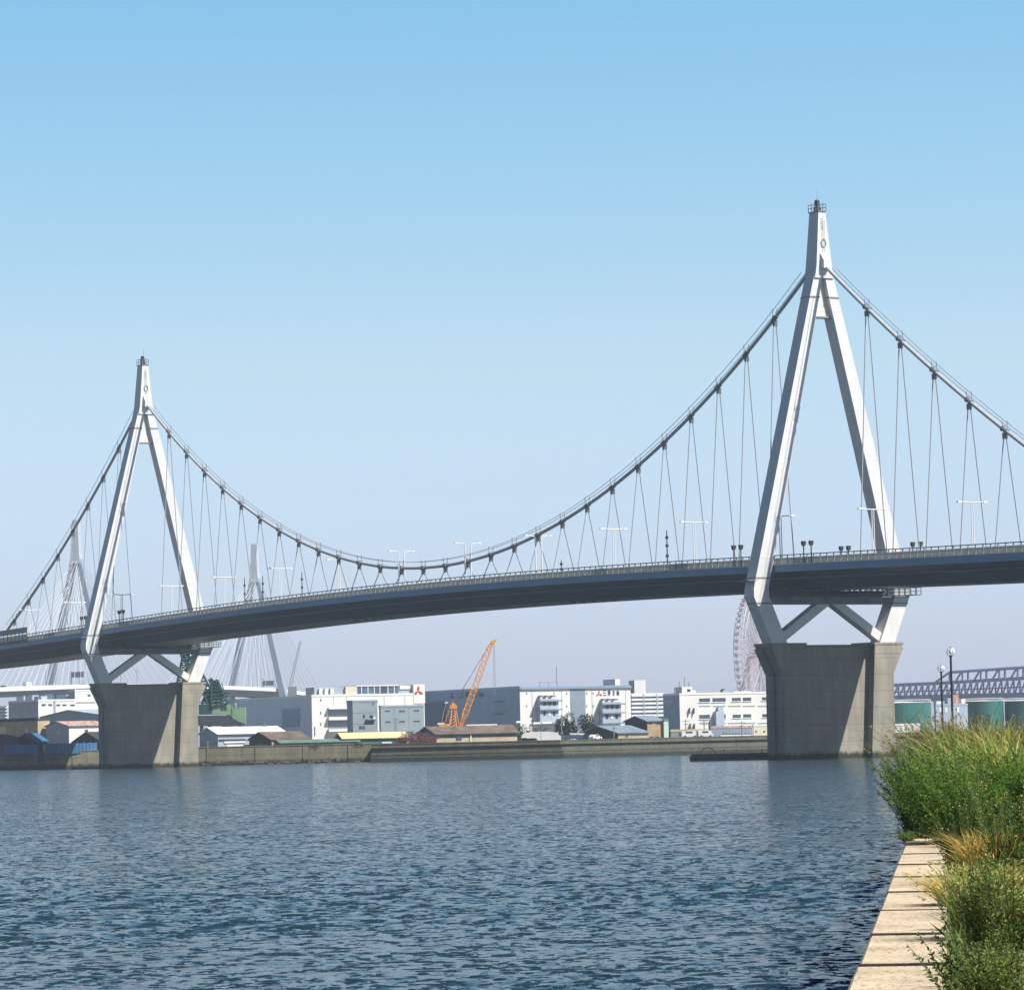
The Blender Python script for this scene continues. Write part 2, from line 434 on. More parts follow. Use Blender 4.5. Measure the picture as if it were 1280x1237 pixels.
# main cable, hand ropes
cu = [-95 + 2.5 * k for k in range(197)]
MB().path([(0, u, cable_z(u)) for u in cu if -92 <= u <= 392], 0.35, 10).build('main_cable', M['cable'], bridge, smooth=True)
for sg in (-1, 1):
    MB().path([(sg * .55, u, cable_z(u) + 1.35) for u in cu if 4 <= u <= 296], 0.055, 4).build('hand_rope', M['clamp'], bridge)
    for rng_ in ((-92, -4), (304, 392)):
        MB().path([(sg * .55, u, cable_z(u) + 1.35) for u in cu if rng_[0] <= u <= rng_[1]], 0.055, 4).build('hand_rope', M['clamp'], bridge)
hu = [15 + 10 * k for k in range(28)] + [-15 - 10 * k for k in range(8)] + [315 + 10 * k for k in range(8)]
for u in hu:
    zc = cable_z(u); zd = deck(u)
    sl_ = (cable_z(u + .5) - cable_z(u - .5))
    d = Vector((0, 1, sl_)).normalized()
    c = Vector((0, u, zc))
    mb = MB()
    mb.tube(c - d * .7, c + d * .7, .45, .45, 10)
    mb.tube(c - d * .78, c - d * .66, .56, .56, 10); mb.tube(c + d * .66, c + d * .78, .56, .56, 10)
    mb.add(*[[(-.22, u - .55, zc - .45), (.22, u - .55, zc - .45), (.22, u + .55, zc - .45), (-.22, u + .55, zc - .45),
             (-.4, u - .28, zc - 1.5), (.4, u - .28, zc - 1.5), (.4, u + .28, zc - 1.5), (-.4, u + .28, zc - 1.5)],
            [(0, 1, 2, 3), (4, 5, 6, 7), (0, 1, 5, 4), (1, 2, 6, 5), (2, 3, 7, 6), (3, 0, 4, 7)]])
    for sg in (-1, 1): mb.tube((sg * .5, u, zc + .3), (sg * .55, u, zc + 1.75), .07, .07, 4)
    cl = mb.build('cable_clamp', M['clamp'], bridge)
    for sg in (-1, 1):
        h = MB().tube((sg * .3, u, zc - 1.4), (sg * 3.1, u, zd), .11, .11, 6).build('hanger', M['hanger'], bridge)
        if zc - zd > 9:
            MB().tube((sg * 3.03, u, zd - .05), (sg * (3.1 - 2.8 * 2 / (zc - zd)), u, zd + 2.0), .17, .14, 6).build('socket', M['clamp'], h)

# tower (built once at y = 0, copied to y = 300)
def outer(z): return 17.9 - .264 * (z - 31)
def inner(z): return outer(z) - (3.4 - (z - 31) * .0222)
def tower():
    sp = MB()
    ring = [(90.0, 2.15, 1.75), (92.2, 1.75, 1.8), (102.6, .78, 1.5)]
    vs = []
    for z, v, u in ring: vs += [(-v, -u, z), (v, -u, z), (v, u, z), (-v, u, z)]
    fs = [(0, 1, 2, 3), (8, 9, 10, 11)]
    for k in range(2):
        for i in range(4): fs.append((k * 4 + i, k * 4 + (i + 1) % 4, (k + 1) * 4 + (i + 1) % 4, (k + 1) * 4 + i))
    sp.add(vs, fs)
    t = sp.build('tower', M['steel'], bridge)
    for sg in (-1, 1):
        lg = MB()
        secs = [(21.35, 13.95, 10.5, 1.62), (28.8, 17.15, 13.75, 1.62), (30.1, 17.75, 14.3, 1.6), (31.6, 17.72, 14.4, 1.58), (33, outer(33), inner(33), 1.55),
                (86.2, outer(86.2), inner(86.2), 1.5), (91.9, outer(91.9) - .05, max(.02, inner(91.9)), 1.5)]
        vs = []; fs = []
        for z, o_, i_, u in secs:
            vs += [(sg * o_, -u, z), (sg * i_, -u, z), (sg * i_, u, z), (sg * o_, u, z)]
        n = len(secs)
        fs = [(0, 1, 2, 3), tuple((n - 1) * 4 + i for i in range(4))]
        for k in range(n - 1):
            for i in range(4): fs.append((k * 4 + i, k * 4 + (i + 1) % 4, (k + 1) * 4 + (i + 1) % 4, (k + 1) * 4 + i))
        leg = lg.add(vs, fs).build('leg', M['steel'], t)
        # splice plates round the leg
        for z in (33.6, 86.4, 28.9):
            o_, i_ = (outer(z), inner(z)) if z > 31 else (17.2, 13.8)
            a, b_ = sorted((sg * (i_ - .06), sg * (o_ + .06)))
            MB().box(a, b_, -1.66 if z < 31 else -1.6, 1.66 if z < 31 else 1.6, z - .13, z + .13).build('splice_plate', M['rail'], t)
        # lower brace of the inverted V
        zb, zt, vb, vt = 22.6, 29.2, 11.2, 1.0
        d = Vector((vt - vb, 0, zt - zb)).normalized(); nrm = Vector((-d.z, 0, d.x))
        P = []
        for (v, z) in ((vb + .6, zb - .5), (vt - 1.2, zt + .75)):
            for s2 in (-.82, .82):
                P.append((v + nrm.x * s2, z + nrm.z * s2))
        br_ = MB().prism([(sg * P[0][0], P[0][1]), (sg * P[2][0], P[2][1]), (sg * P[3][0], P[3][1]), (sg * P[1][0], P[1][1])], lambda a, b: (a, -1.05, b), lambda a, b: (a, 1.05, b))
        br_.build('brace', M['steel'], t)
        # gusset at the foot of the brace
        # rail of the little landing where the leg kinks
        pl = MB().box(*sorted((sg * 17.4, sg * 19.3)), -2.3, 2.3, 33.0, 33.15)
        pl.build('landing', M['rail'], t) if sg < 0 else None
    bm_ = MB().box(-13.7, 13.7, -1.4, 1.4, 28.75, 30.2); bm_.build('cross_beam', M['shade_grey'], t)
    # panel between the legs below the saddle, saddle housing, lugs
    MB().prism([(-inner(82.9) - .05, 82.9), (inner(82.9) + .05, 82.9), (inner(88.5) + .3, 89.6), (-inner(88.5) - .3, 89.6)], lambda a, b: (a, -.45, b), lambda a, b: (a, .45, b)).build('panel', M['steel'], t)
    MB().box(-1.9, 1.9, -.8, .8, 82.55, 82.85).build('panel_flange', M['rail'], t)
    for s2 in (-1, 1):
        sd = MB()
        ya, yb = (s2 * 1.5, s2 * 2.75)
        sd.add([(-.9, ya, 91.6), (.9, ya, 91.6), (.9, ya, 95.2), (-.9, ya, 95.2), (-.75, yb, 91.8), (.75, yb, 91.8), (.75, yb, 93.3), (-.75, yb, 93.3)],
               [(0, 1, 2, 3), (4, 5, 6, 7), (0, 1, 5, 4), (1, 2, 6, 5), (2, 3, 7, 6), (3, 0, 4, 7)])
        sd.build('saddle_hood', M['steel'], t)
        hd = MB()
        for k in range(16):
            a0, a1 = 2 * math.pi * k / 16, 2 * math.pi * (k + 1) / 16
            yy = s2 * 1.80
            hd.tube((.55 * math.cos(a0), yy, 96.6 + .75 * math.sin(a0)), (.55 * math.cos(a1), yy, 96.6 + .75 * math.sin(a1)), .07, .07, 4)
        hd.build('hatch_ring', M['rail'], t)
        rg = MB()
        for k in range(9): rg.box(-.25, .25, s2 * 1.84 - .03, s2 * 1.84 + .03, 93.6 + k * .28 if k < 4 else 97.6 + k * .5, 93.66 + k * .28 if k < 4 else 97.66 + k * .5)
        for x_ in (-.28, .24): rg.box(x_, x_ + .04, s2 * 1.84 - .02, s2 * 1.84 + .02, 93.5, 101.0)
        rg.build('ladder', M['rail'], t)
    pf = MB()
    pf.box(-.95, .95, -1.65, 1.65, 102.6, 102.75)
    for a in (-.9, .9):
        for y in (-1.6, -.55, .55, 1.6): pf.box(a - .05, a + .05, y - .05, y + .05, 102.75, 104.1)
        for zz in (103.4, 104.05): pf.box(a - .04, a + .04, -1.6, 1.6, zz, zz + .08)
    for y in (-1.6, 1.6):
        for zz in (103.4, 104.05): pf.box(-.9, .9, y - .04, y + .04, zz, zz + .08)
    pf.build('top_platform', M['clamp'], t)
    bc = MB(); bc.box(-.5, .5, -.5, .5, 102.75, 103.6); bc.tube((0, 0, 103.6), (0, 0, 104.6), .55, .5, 10); bc.ball((0, 0, 104.7), .5, .5, .35)
    bc.build('beacon', M['black'], t)
    MB().tube((.7, .9, 102.7), (.7, .9, 107.0), .05, .03, 4).build('lightning_rod', M['clamp'], t)
    # maintenance gantry slung under the deck
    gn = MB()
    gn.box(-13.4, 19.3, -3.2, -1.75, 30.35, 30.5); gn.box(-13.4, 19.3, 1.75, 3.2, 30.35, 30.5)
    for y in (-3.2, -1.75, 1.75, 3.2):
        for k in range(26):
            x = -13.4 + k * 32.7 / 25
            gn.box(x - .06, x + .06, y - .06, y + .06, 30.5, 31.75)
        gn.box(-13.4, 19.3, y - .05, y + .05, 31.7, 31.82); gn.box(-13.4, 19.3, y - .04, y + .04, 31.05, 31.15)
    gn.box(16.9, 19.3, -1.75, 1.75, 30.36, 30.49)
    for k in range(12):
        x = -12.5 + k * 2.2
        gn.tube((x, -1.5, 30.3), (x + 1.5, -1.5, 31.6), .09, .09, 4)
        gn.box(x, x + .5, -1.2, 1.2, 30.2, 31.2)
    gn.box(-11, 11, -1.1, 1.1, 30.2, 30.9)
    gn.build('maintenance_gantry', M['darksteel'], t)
    return t
tw1 = tower()
tw2 = copy_tree(tw1, bridge); tw2.location = (0, 300, 0)

def pier():
    E = 2.95
    def oc(u, s):      # end outline (v out, z) -> point
        return None
    pr = MB()
    # the wall
    pr.box(-8.6, 8.6, -1.1, 1.1, -1.5, 20.9)
    o = pr.build('pier', M['pier'], bridge)
    for s in (-1, 1):
        ou = [(12.2, -1.5), (12.2, 15.9), (14.84, 21.1), (8.4, 21.1), (6.95, -1.5)]
        b = MB(); b.prism([(s * a, z) for a, z in ou], lambda a, z: (a, -E, z), lambda a, z: (a, E, z))
        bo = b.build('buttress', M['pier'], o)
        # narrow fin proud of the end face, its groove
        fn = MB()
        for (y0, y1) in ((-E + .02, -.45), (.45, E - .02)):
            fn.prism([(s * a, z) for a, z in ((12.2, -1.5), (12.55, -1.5), (12.55, 15.6), (14.95, 20.4), (14.6, 20.62), (12.2, 15.9))], lambda a, z: (a, y0, z), lambda a, z: (a, y1, z))
        fn.build('end_fin', M['pier'], o)
        MB().box(*sorted((s * 15.0, s * 7.2)), -3.05, 3.05, 21.1, 21.5).build('bearing_plinth', M['pier'], o)
        MB().box(*sorted((s * 14.3, s * 8.38)), -3.0, 3.0, 19.4, 19.52).build('drip_band', M['pier'], o)
    MB().box(-8.3, 8.3, -1.9, 1.9, 20.9, 21.15).build('coping', M['pier'], o)
    return o
pr1 = pier()
pr2 = copy_tree(pr1, bridge); pr2.location = (0, 300, 0)

# ------------------------------------------------------------------ land, river walls
M['soil'] = mat('yard_ground', (0.20, 0.18, 0.14), 0.95, 0.2, 0.15)
LAND_Z = 3.6
BANK = [(-700, 935), (-270, 1000), (-104, 1024), (-101.5, 1034), (-39.5, 1034), (-38.5, 1004), (12, 1002), (76, 1078), (240, 1215), (700, 1480)]
lv = [(x, y + .3, LAND_Z) for x, y in BANK] + [(5000, 6100, LAND_Z), (-2500, 6100, LAND_Z)]
tag(MB().add(lv, [tuple(range(len(lv)))]).build('far_land', M['soil']), kind='structure')
def wall_run(name, pts, z1, m, label, tiers=None, cap=True):
    """a river wall along pts; tiers = list of (z top, set back)"""
    root = empty(name, (pts[0][0], pts[0][1], 0), 0, label, 'river wall')
    ox, oy = pts[0]
    tiers = tiers or [(z1, 0.0)]
    P = [Vector((x - ox, y - oy)) for x, y in pts]
    def off(k, d):
        a = P[max(k - 1, 0)]; b = P[min(k + 1, len(P) - 1)]
        t = (b - a).normalized(); nrm = Vector((-t.y, t.x))
        return P[k] + nrm * d
    z0 = -1.5
    for (zt, sb) in tiers:
        mb = MB(); n = len(P)
        vs = []
        for k in range(n):
            f_, b_ = off(k, sb), off(k, sb + 1.2)
            vs += [(f_.x, f_.y, z0), (f_.x, f_.y, zt), (b_.x, b_.y, zt), (b_.x, b_.y, z0)]
        fs = [(0, 1, 2, 3), tuple((n - 1) * 4 + i for i in range(4))]
        for k in range(n - 1):
            for i in range(4): fs.append((k * 4 + i, k * 4 + (i + 1) % 4, (k + 1) * 4 + (i + 1) % 4, (k + 1) * 4 + i))
        mb.add(vs, fs).build('wall_face', m, root)
        if cap:
            mb = MB(); vs = []
            for k in range(n):
                f_, b_ = off(k, sb - .12), off(k, sb + .5)
                vs += [(f_.x, f_.y, zt + .004), (f_.x, f_.y, zt + .22), (b_.x, b_.y, zt + .22), (b_.x, b_.y, zt + .004)]
            mb.add(vs, fs).build('coping', m, root)
    # expansion joints and drain pipes
    for k in range(len(P) - 1):
        L = (P[k + 1] - P[k]).length; d = (P[k + 1] - P[k]) / L; nrm = Vector((d.y, -d.x))
        s = 6.0
        while s < L - 3 and L < 250:
            p = P[k] + d * s + nrm * .06
            MB().box(p.x - .13, p.x + .13, p.y - .1, p.y + .1, rnd.uniform(.6, 1.4), tiers[0][0] - .15).build('drain_pipe', M['wallc'] if rnd.random() < .6 else M['rail'], root)
            s += rnd.uniform(9, 22)
    return root
wall_run('river_wall', BANK[0:3], 4.55, M['wallc'], 'bare grey river wall below the blue fences, left of the far bridge pier')
wall_run('river_wall', BANK[3:5], 4.75, M['wallc'], 'pale stained river wall right of the far bridge pier, below the white roofed shed')
wall_run('river_wall', BANK[5:10], 3.2, M['wallgreen'], 'long dark stepped river wall with mossy ledges below the crane and office building', tiers=[(1.7, 0), (3.2, .8), (4.5, 1.7)])
# rubble toe along the middle wall
def rocks(name, pts, n, r, m, label, h=.35):
    o = MB()
    for _ in range(n):
        t = rnd.random() * (len(pts) - 1); k = min(int(t), len(pts) - 2); f = t - k
        x = pts[k][0] * (1 - f) + pts[k + 1][0] * f; y = pts[k][1] * (1 - f) + pts[k + 1][1] * f - rnd.uniform(.1, 1.6)
        s = rnd.uniform(.4, 1) * r
        o.ball((x, y, rnd.uniform(-.2, h)), s * rnd.uniform(.8, 1.6), s, s * rnd.uniform(.5, .9), 6, 4)
    b = o.build(name, m)
    return tag(b, label, 'rubble', kind='stuff')
M['rock'] = mat('dark_wet_rock', (0.07, 0.065, 0.055), .8, .3, .6)
rocks('rock_rubble', [(-101, 1033), (-40, 1033)], 160, .75, M['rock'], 'dark wet rubble along the foot of the pale river wall', .5)

# ------------------------------------------------------------------ facade helper
class B:
    """a block with its near corner at photo column xc at distance Y; right face runs along r, left face along l"""
    def __init__(s, Y, xc, alpha=.5, pref=900, z0=LAND_Z):
        s.C = Vector((at(xc, pref, Y)[0], Y)); s.al = alpha; s.pref = pref; s.z0 = z0
        s.d = {'R': Vector((math.cos(alpha), math.sin(alpha))), 'L': Vector((-math.sin(alpha), math.cos(alpha)))}
        s.n = {'R': Vector((math.sin(alpha), -math.cos(alpha))), 'L': Vector((-math.cos(alpha), -math.sin(alpha)))}
    def s(s, side, px, off=0.0, py=None):
        k = at(px, py or s.pref, 1000)[0] / 1000; d = s.d[side]; C = s.C + s.n[side] * off
        return (k * C.y - C.x) / (d.x - k * d.y)
    def z(s, side, px, py):
        p = s.C + s.d[side] * s.s(side, px, 0, py)
        return at(px, py, p.y)[1]
    def root(s, name, label, cat, group=None):
        s.r = empty(name, (s.C.x, s.C.y, s.z0), 0, label, cat, group); return s.r
    def loc(s, side, a, o, z):         # a along the face, o out of it
        p = s.d[side] * a + s.n[side] * o
        return (p.x, p.y, z - s.z0)
    def slab(s, side, a0, a1, z0, z1, o0, o1):
        L = lambda a, o, z: s.loc(side, a, o, z)
        return MB().hexa([L(a0, o1, z0), L(a1, o1, z0), L(a1, o0, z0), L(a0, o0, z0), L(a0, o1, z1), L(a1, o1, z1), L(a1, o0, z1), L(a0, o0, z1)])
    def panel(s, side, px0, px1, py0, py1, o0, o1):
        a0, a1 = s.s(side, px0, 0, (py0 + py1) / 2), s.s(side, px1, 0, (py0 + py1) / 2)
        pm = (px0 + px1) / 2
        return s.slab(side, a0, a1, s.z(side, pm, py1), s.z(side, pm, py0), o0, o1)
    def block(s, xl, xr, top, px_top=None):
        s.Ll, s.Lr = s.s('L', xl), s.s('R', xr)
        s.z1 = at(px_top or 0, top, s.C.y)[1] if px_top else None
        return s
M['glass'] = mat('window_glass', (0.05, 0.08, 0.11), .12, .3, .3, spec=.7)
M['glassblue'] = mat('blue_glass', (0.07, 0.13, 0.19), .15, .3, .2, spec=.7)
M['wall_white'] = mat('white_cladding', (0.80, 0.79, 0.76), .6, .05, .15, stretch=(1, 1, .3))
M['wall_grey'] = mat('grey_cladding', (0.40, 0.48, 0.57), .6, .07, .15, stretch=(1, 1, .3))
M['wall_slate_shade'] = mat('slate_shade_blue_cladding', (0.24, 0.39, 0.54), .6, .06, .1, stretch=(1, 1, .3))  # slate with the blue of shaded left walls put into the colour
M['wall_haze_blue'] = mat('haze_blue_cladding', (0.56, 0.70, 0.88), .6, .05, .12, stretch=(1, 1, .3))  # left wall of the dock warehouse, bluish haze put into the colour
M['trim_grey'] = mat('blue_grey_trim', (0.24, 0.30, 0.36), .6, .07, .15)
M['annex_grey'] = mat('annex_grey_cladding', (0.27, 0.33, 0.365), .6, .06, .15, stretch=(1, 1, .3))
M['wall_beige'] = mat('beige_wall', (0.50, 0.42, 0.29), .8, .12, .3)
M['wall_tan'] = mat('tan_brick', (0.47, 0.33, 0.20), .8, .14, .5)
M['wall_cream'] = mat('cream_wall', (0.72, 0.66, 0.50), .7, .06, .3)
M['roof_white'] = mat('white_sheet_roof', (0.80, 0.79, 0.77), .5, .04, .3)
M['roof_brown'] = mat('brown_sheet_roof', (0.17, 0.13, 0.11), .8, .25, .3)
M['roof_blue'] = mat('blue_grey_roof', (0.22, 0.30, 0.37), .6, .1, .3)
M['roof_red'] = mat('rust_red_roof', (0.30, 0.12, 0.10), .7, .25, .25, stretch=(4, 1, 1), col2=(.5, .42, .38))
M['roof_yellow'] = mat('yellow_sheet_roof', (0.76, 0.58, 0.30), .6, .06, .3)
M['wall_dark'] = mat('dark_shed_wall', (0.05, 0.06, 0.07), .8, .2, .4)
M['wall_green'] = mat('green_shed_wall', (0.05, 0.15, 0.13), .7, .15, .3)
M['roof_green'] = mat('pale_green_roof', (0.12, 0.23, 0.17), .7, .12, .3)
M['tarp'] = mat('blue_sheet', (0.04, 0.18, 0.36), .6, .14, .25, stretch=(1, 1, .2))
M['orange'] = mat('orange_paint', (0.90, 0.38, 0.05), .5, .12, .6)
M['redmark'] = mat('red_emblem', (0.62, 0.05, 0.05), .5, .03, 1)
M['darkmark'] = mat('dark_lettering', (0.035, 0.06, 0.09), .5, .05, 1)
M['emblemdark'] = mat('dark_red_emblem', (0.16, 0.05, 0.07), .5, .05, 1)
M['crane_green'] = mat('crane_green', (0.022, 0.075, 0.07), .6, .15, .5)
M['crane_pale'] = mat('crane_pale_green', (0.22, 0.36, 0.22), .6, .1, .5)

def lathe_box(b, name, m, xl, xr, ztop, zbot=None, side_mats=None, par='parapet'):
    """body of a block: the left and right faces as wall parts, flat roof"""
    Ll, Lr = b.s('L', xl), b.s('R', xr)
    b.Ll, b.Lr = Ll, Lr
    zb = (zbot if zbot is not None else b.z0 - .5) - b.z0; zt = ztop - b.z0
    c = [(0, 0), tuple(b.d['R'] * Lr), tuple(b.d['R'] * Lr + b.d['L'] * Ll), tuple(b.d['L'] * Ll)]
    ml, mr = side_mats
    base = [(x, y, zb) for x, y in c]; top = [(x, y, zt) for x, y in c]
    MB().add(base + top, [(0, 1, 5, 4), (1, 2, 6, 5)]).build('wall', mr, b.r, fix=False)
    MB().add(base + top, [(3, 0, 4, 7), (2, 3, 7, 6)]).build('wall', ml, b.r, fix=False)
    MB().add([(x, y, zt - .25) for x, y in c], [(0, 1, 2, 3)]).build('roof', m, b.r, fix=False)
    # parapet trim
    L = lambda a, o: (b.d['R'] * a + b.d['L'] * o)
    for (p, q, sd, ln, mm) in ((0, 1, 'R', Lr, mr), (0, 3, 'L', Ll, ml)):
        b.slab(sd, -.05 if sd == 'R' else .0, ln + .05, ztop - .5, ztop + (.12 if sd == 'R' else .116), -.3, (.10 if sd == 'R' else .098)).build(par, m, b.r)
    return b

def win(b, side, boxes, m=None, fr=None, par=None):
    for (x0, x1, y0, y1) in boxes:
        w = b.panel(side, x0, x1, y0, y1, -.2, .06).build('window', m or M['glass'], b.r)
        if fr:
            a0, a1 = b.s(side, x0), b.s(side, x1); pm = (x0 + x1) / 2; z0, z1 = b.z(side, pm, y1), b.z(side, pm, y0)
            b.slab(side, min(a0, a1) - .15, max(a0, a1) + .15, z0 - .22, z0, 0, .2).build('sill', fr, w)

def emblem(b, side, pxc, py_top, py_bot, m, off=.12, name='emblem'):
    """three lozenges meeting at the centre"""
    a0 = b.s(side, pxc); zt = b.z(side, pxc, py_top); zb = b.z(side, pxc, py_bot)
    hgt = zt - zb; s_ = hgt / 1.732 * .98      # lozenge side ... total height = s*sqrt3*... 
    cz = zb + hgt * .36
    sx = 1 if side == 'R' else -1
    root = None
    for ang in (90, 210, 330):
        t = R(ang); d = Vector((math.cos(t), math.sin(t))); n = Vector((-d.y, d.x)); l = hgt * .62
        pts = [Vector((0, 0)), d * l * .5 + n * l * .24, d * l, d * l * .5 - n * l * .24]
        mb = MB(); q = [(a0 + sx * p.x, cz + p.y) for p in pts]
        mb.prism(q, lambda a, z: b.loc(side, a, .02, z), lambda a, z: b.loc(side, a, off, z))
        if root is None: root = mb
        else: root.add(mb.v, mb.f)
    return root.build(name, m, b.r)

def lettering(b, side, body, px0, px1, py_top, py_bot, m, off=.1):
    c = bpy.data.curves.new('lettering', 'FONT'); c.body = body; c.extrude = .02; c.offset = .012
    tmp = bpy.data.objects.new('lettering', c); COL.objects.link(tmp)
    me = bpy.data.meshes.new_from_object(tmp.evaluated_get(bpy.context.evaluated_depsgraph_get()))
    bpy.data.objects.remove(tmp)
    co = np.array([v.co[:] for v in me.vertices]); mn, mxx = co.min(0), co.max(0)
    sgn = [b.s(side, px0), b.s(side, px1)]; pm = (px0 + px1) / 2; zt, zb = b.z(side, pm, py_top), b.z(side, pm, py_bot)
    for v in me.vertices:
        fx = (v.co.x - mn[0]) / (mxx[0] - mn[0]); fy = (v.co.y - mn[1]) / (mxx[1] - mn[1])
        v.co = b.loc(side, sgn[0] + (sgn[1] - sgn[0]) * fx, off + v.co.z, zb + (zt - zb) * fy)
    me.materials.clear(); me.materials.append(m)
    o = bpy.data.objects.new('lettering', me); COL.objects.link(o); o.parent = b.r
    return o

def gable(b, xl, xr, y_eave_c, y_ridge_px, mw_l, mw_r, mr, over=.4, ridge_along='R', name='roof'):
    """shed: gable end on the left face, eaves along the right face"""
    Ll, Lr = b.s('L', xl), b.s('R', xr); b.Ll, b.Lr = Ll, Lr
    ze = at(640, 900, 1)[1]  # unused
    xm, ym = y_ridge_px
    ze = b.z('R', b.xc, y_eave_c); zr = b.z('L', xm, ym)
    r, l = b.d['R'], b.d['L']; z0 = -0.5
    h, hr = ze - b.z0, zr - b.z0
    P = lambda a, o, z: tuple((r * a + l * o)) + (z,)
    MB().add([P(0, 0, z0), P(0, Ll, z0), P(0, Ll, h), P(0, Ll / 2, hr), P(0, 0, h)], [(0, 4, 3, 2, 1)]).build('gable_wall', mw_l, b.r, fix=False)
    MB().add([P(0, 0, z0), P(Lr, 0, z0), P(Lr, 0, h), P(0, 0, h), P(Lr, Ll, z0), P(Lr, Ll, h), P(Lr, Ll / 2, hr), P(0, Ll, z0), P(0, Ll, h)],
             [(0, 1, 2, 3), (1, 4, 5, 6, 2), (4, 7, 8, 5)]).build('wall', mw_r, b.r, fix=False)
    dz = (hr - h) / (Ll / 2)
    def slope(s0, s1, z0_, z1_):
        t = .18
        a0, a1 = -over, Lr + over
        return MB().hexa([P(a0, s0, z0_), P(a1, s0, z0_), P(a1, s1, z1_), P(a0, s1, z1_), P(a0, s0, z0_ + t), P(a1, s0, z0_ + t), P(a1, s1, z1_ + t), P(a0, s1, z1_ + t)])
    slope(-over, Ll / 2, h - over * dz + .02, hr + .02).build(name, mr, b.r)
    slope(Ll + over, Ll / 2 - .01, h - over * dz + .02, hr + .02).build(name, mr, b.r)
    return b

def blk(Y, xc, xl, xr, ytop, name, label, cat, ml, mr, roof, alpha=.5, zbot=None, group=None, z0=LAND_Z):
    b = B(Y, xc, alpha, z0=z0); b.xc = xc; b.root(name, label, cat, group)
    lathe_box(b, None, roof, xl, xr, at(xc, ytop, Y)[1], zbot, (ml, mr))
    return b
def shed(Y, xc, xl, xr, yeave, ridge, name, label, cat, ml, mr, roof, alpha=.5, over=.4):
    b = B(Y, xc, alpha); b.xc = xc; b.root(name, label, cat)
    return gable(b, xl, xr, yeave, ridge, ml, mr, roof, over)

# ---- left cluster, behind the far tower's pier
b = blk(1075, 47, -20, 62, 898, 'block_wall_building', 'low tan blockwork building with a dark parapet, leftmost behind the blue fence', 'building', M['wall_beige'], M['wall_beige'], M['wall_dark'], .5)
b.panel('L', 0, 8, 908, 918, -.1, .08).build('door', M['wall_cream'], b.r)
b.panel('L', 33, 35.5, 910, 914, -.1, .3).build('vent', M['white'], b.r)
b.panel('L', -20, 47, 898, 901.5, -.1, .14).build('parapet', M['wall_dark'], b.r)
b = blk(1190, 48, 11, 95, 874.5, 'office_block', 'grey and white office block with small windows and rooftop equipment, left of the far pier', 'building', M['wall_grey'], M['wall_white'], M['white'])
win(b, 'L', [(13, 17.5, 880, 882.5), (22.5, 27, 880, 882.5), (32, 36.5, 880, 882.5), (41, 45.5, 880, 882.5), (13, 27, 893, 896), (32, 46, 893, 896)])
win(b, 'R', [(52, 57, 879.5, 882), (60.5, 65, 879.5, 882), (70.5, 75, 880, 882), (78, 83, 880, 882), (88, 93.5, 880, 882)])
b.panel('R', 67.5, 69.5, 875, 900, -.1, .25).build('drain_pipe', M['wall_grey'], b.r)
for x0, x1, y in ((13, 22, 870), (24, 33, 869), (36, 44, 870)):
    b.panel('L', x0, x1, y, 875.5, -4, -2).build('rooftop_unit', M['wall_grey'], b.r)
for x0, x1, y in ((50, 58, 870), (60, 71, 867), (74, 86, 868)):
    b.panel('R', x0, x1, y, 875, -5, -2.5).build('rooftop_unit', M['glassblue'], b.r)
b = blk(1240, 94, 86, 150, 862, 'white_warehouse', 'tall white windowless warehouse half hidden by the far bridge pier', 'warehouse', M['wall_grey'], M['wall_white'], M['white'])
win(b, 'R', [(109.5, 113, 867.5, 870)])
b.panel('R', 94, 119, 877, 878, -.1, .15).build('trim_band', M['roof_red'], b.r)
b = blk(1320, 9, -30, 16, 882, 'banded_building', 'distant pale building with white balcony bands at the left edge of the picture', 'building', M['wall_grey'], M['wall_grey'], M['white'])
for y in (884, 888, 892, 896): b.panel('L', -20, 9, y, y + 1.6, -.1, .6).build('balcony', M['white'], b.r)
b = shed(1110, 124, 50, 190, 893, (82, 888), 'grey_gable_shed', 'large grey gable shed behind the red striped roof, left of the far pier', 'shed', M['wall_slate_shade'], M['wall_slate_shade'], M['wall_grey'], .45)
b = shed(1060, 86, 57, 132, 907, (70, 902), 'white_house', 'small white house with a rust striped roof beside the far pier', 'house', M['wall_grey'], M['wall_white'], M['roof_red'], .5, .5)
win(b, 'L', [(72, 77, 912, 919)]); win(b, 'R', [(106, 110, 911.5, 914.5)])
b = shed(1042, 46, 20, 58, 926, (37, 917), 'dark_gable_shed', 'small dark shed with a bright blue far roof slope above the blue fence', 'shed', M['wall_dark'], M['wall_dark'], M['tarp'], .45, .5)
b = shed(1040, 17, -22, 23, 922, (2, 918), 'dark_shed', 'dark low shed at the left edge above the blue fence', 'shed', M['wall_dark'], M['wall_dark'], M['wall_dark'], .45)
b = shed(1040, 126, 92, 150, 926, (114, 915), 'dark_roofed_shed', 'dark roofed shed tight against the left side of the far pier', 'shed', M['wall_dark'], M['wall_dark'], M['wall_dark'], .45, .5)
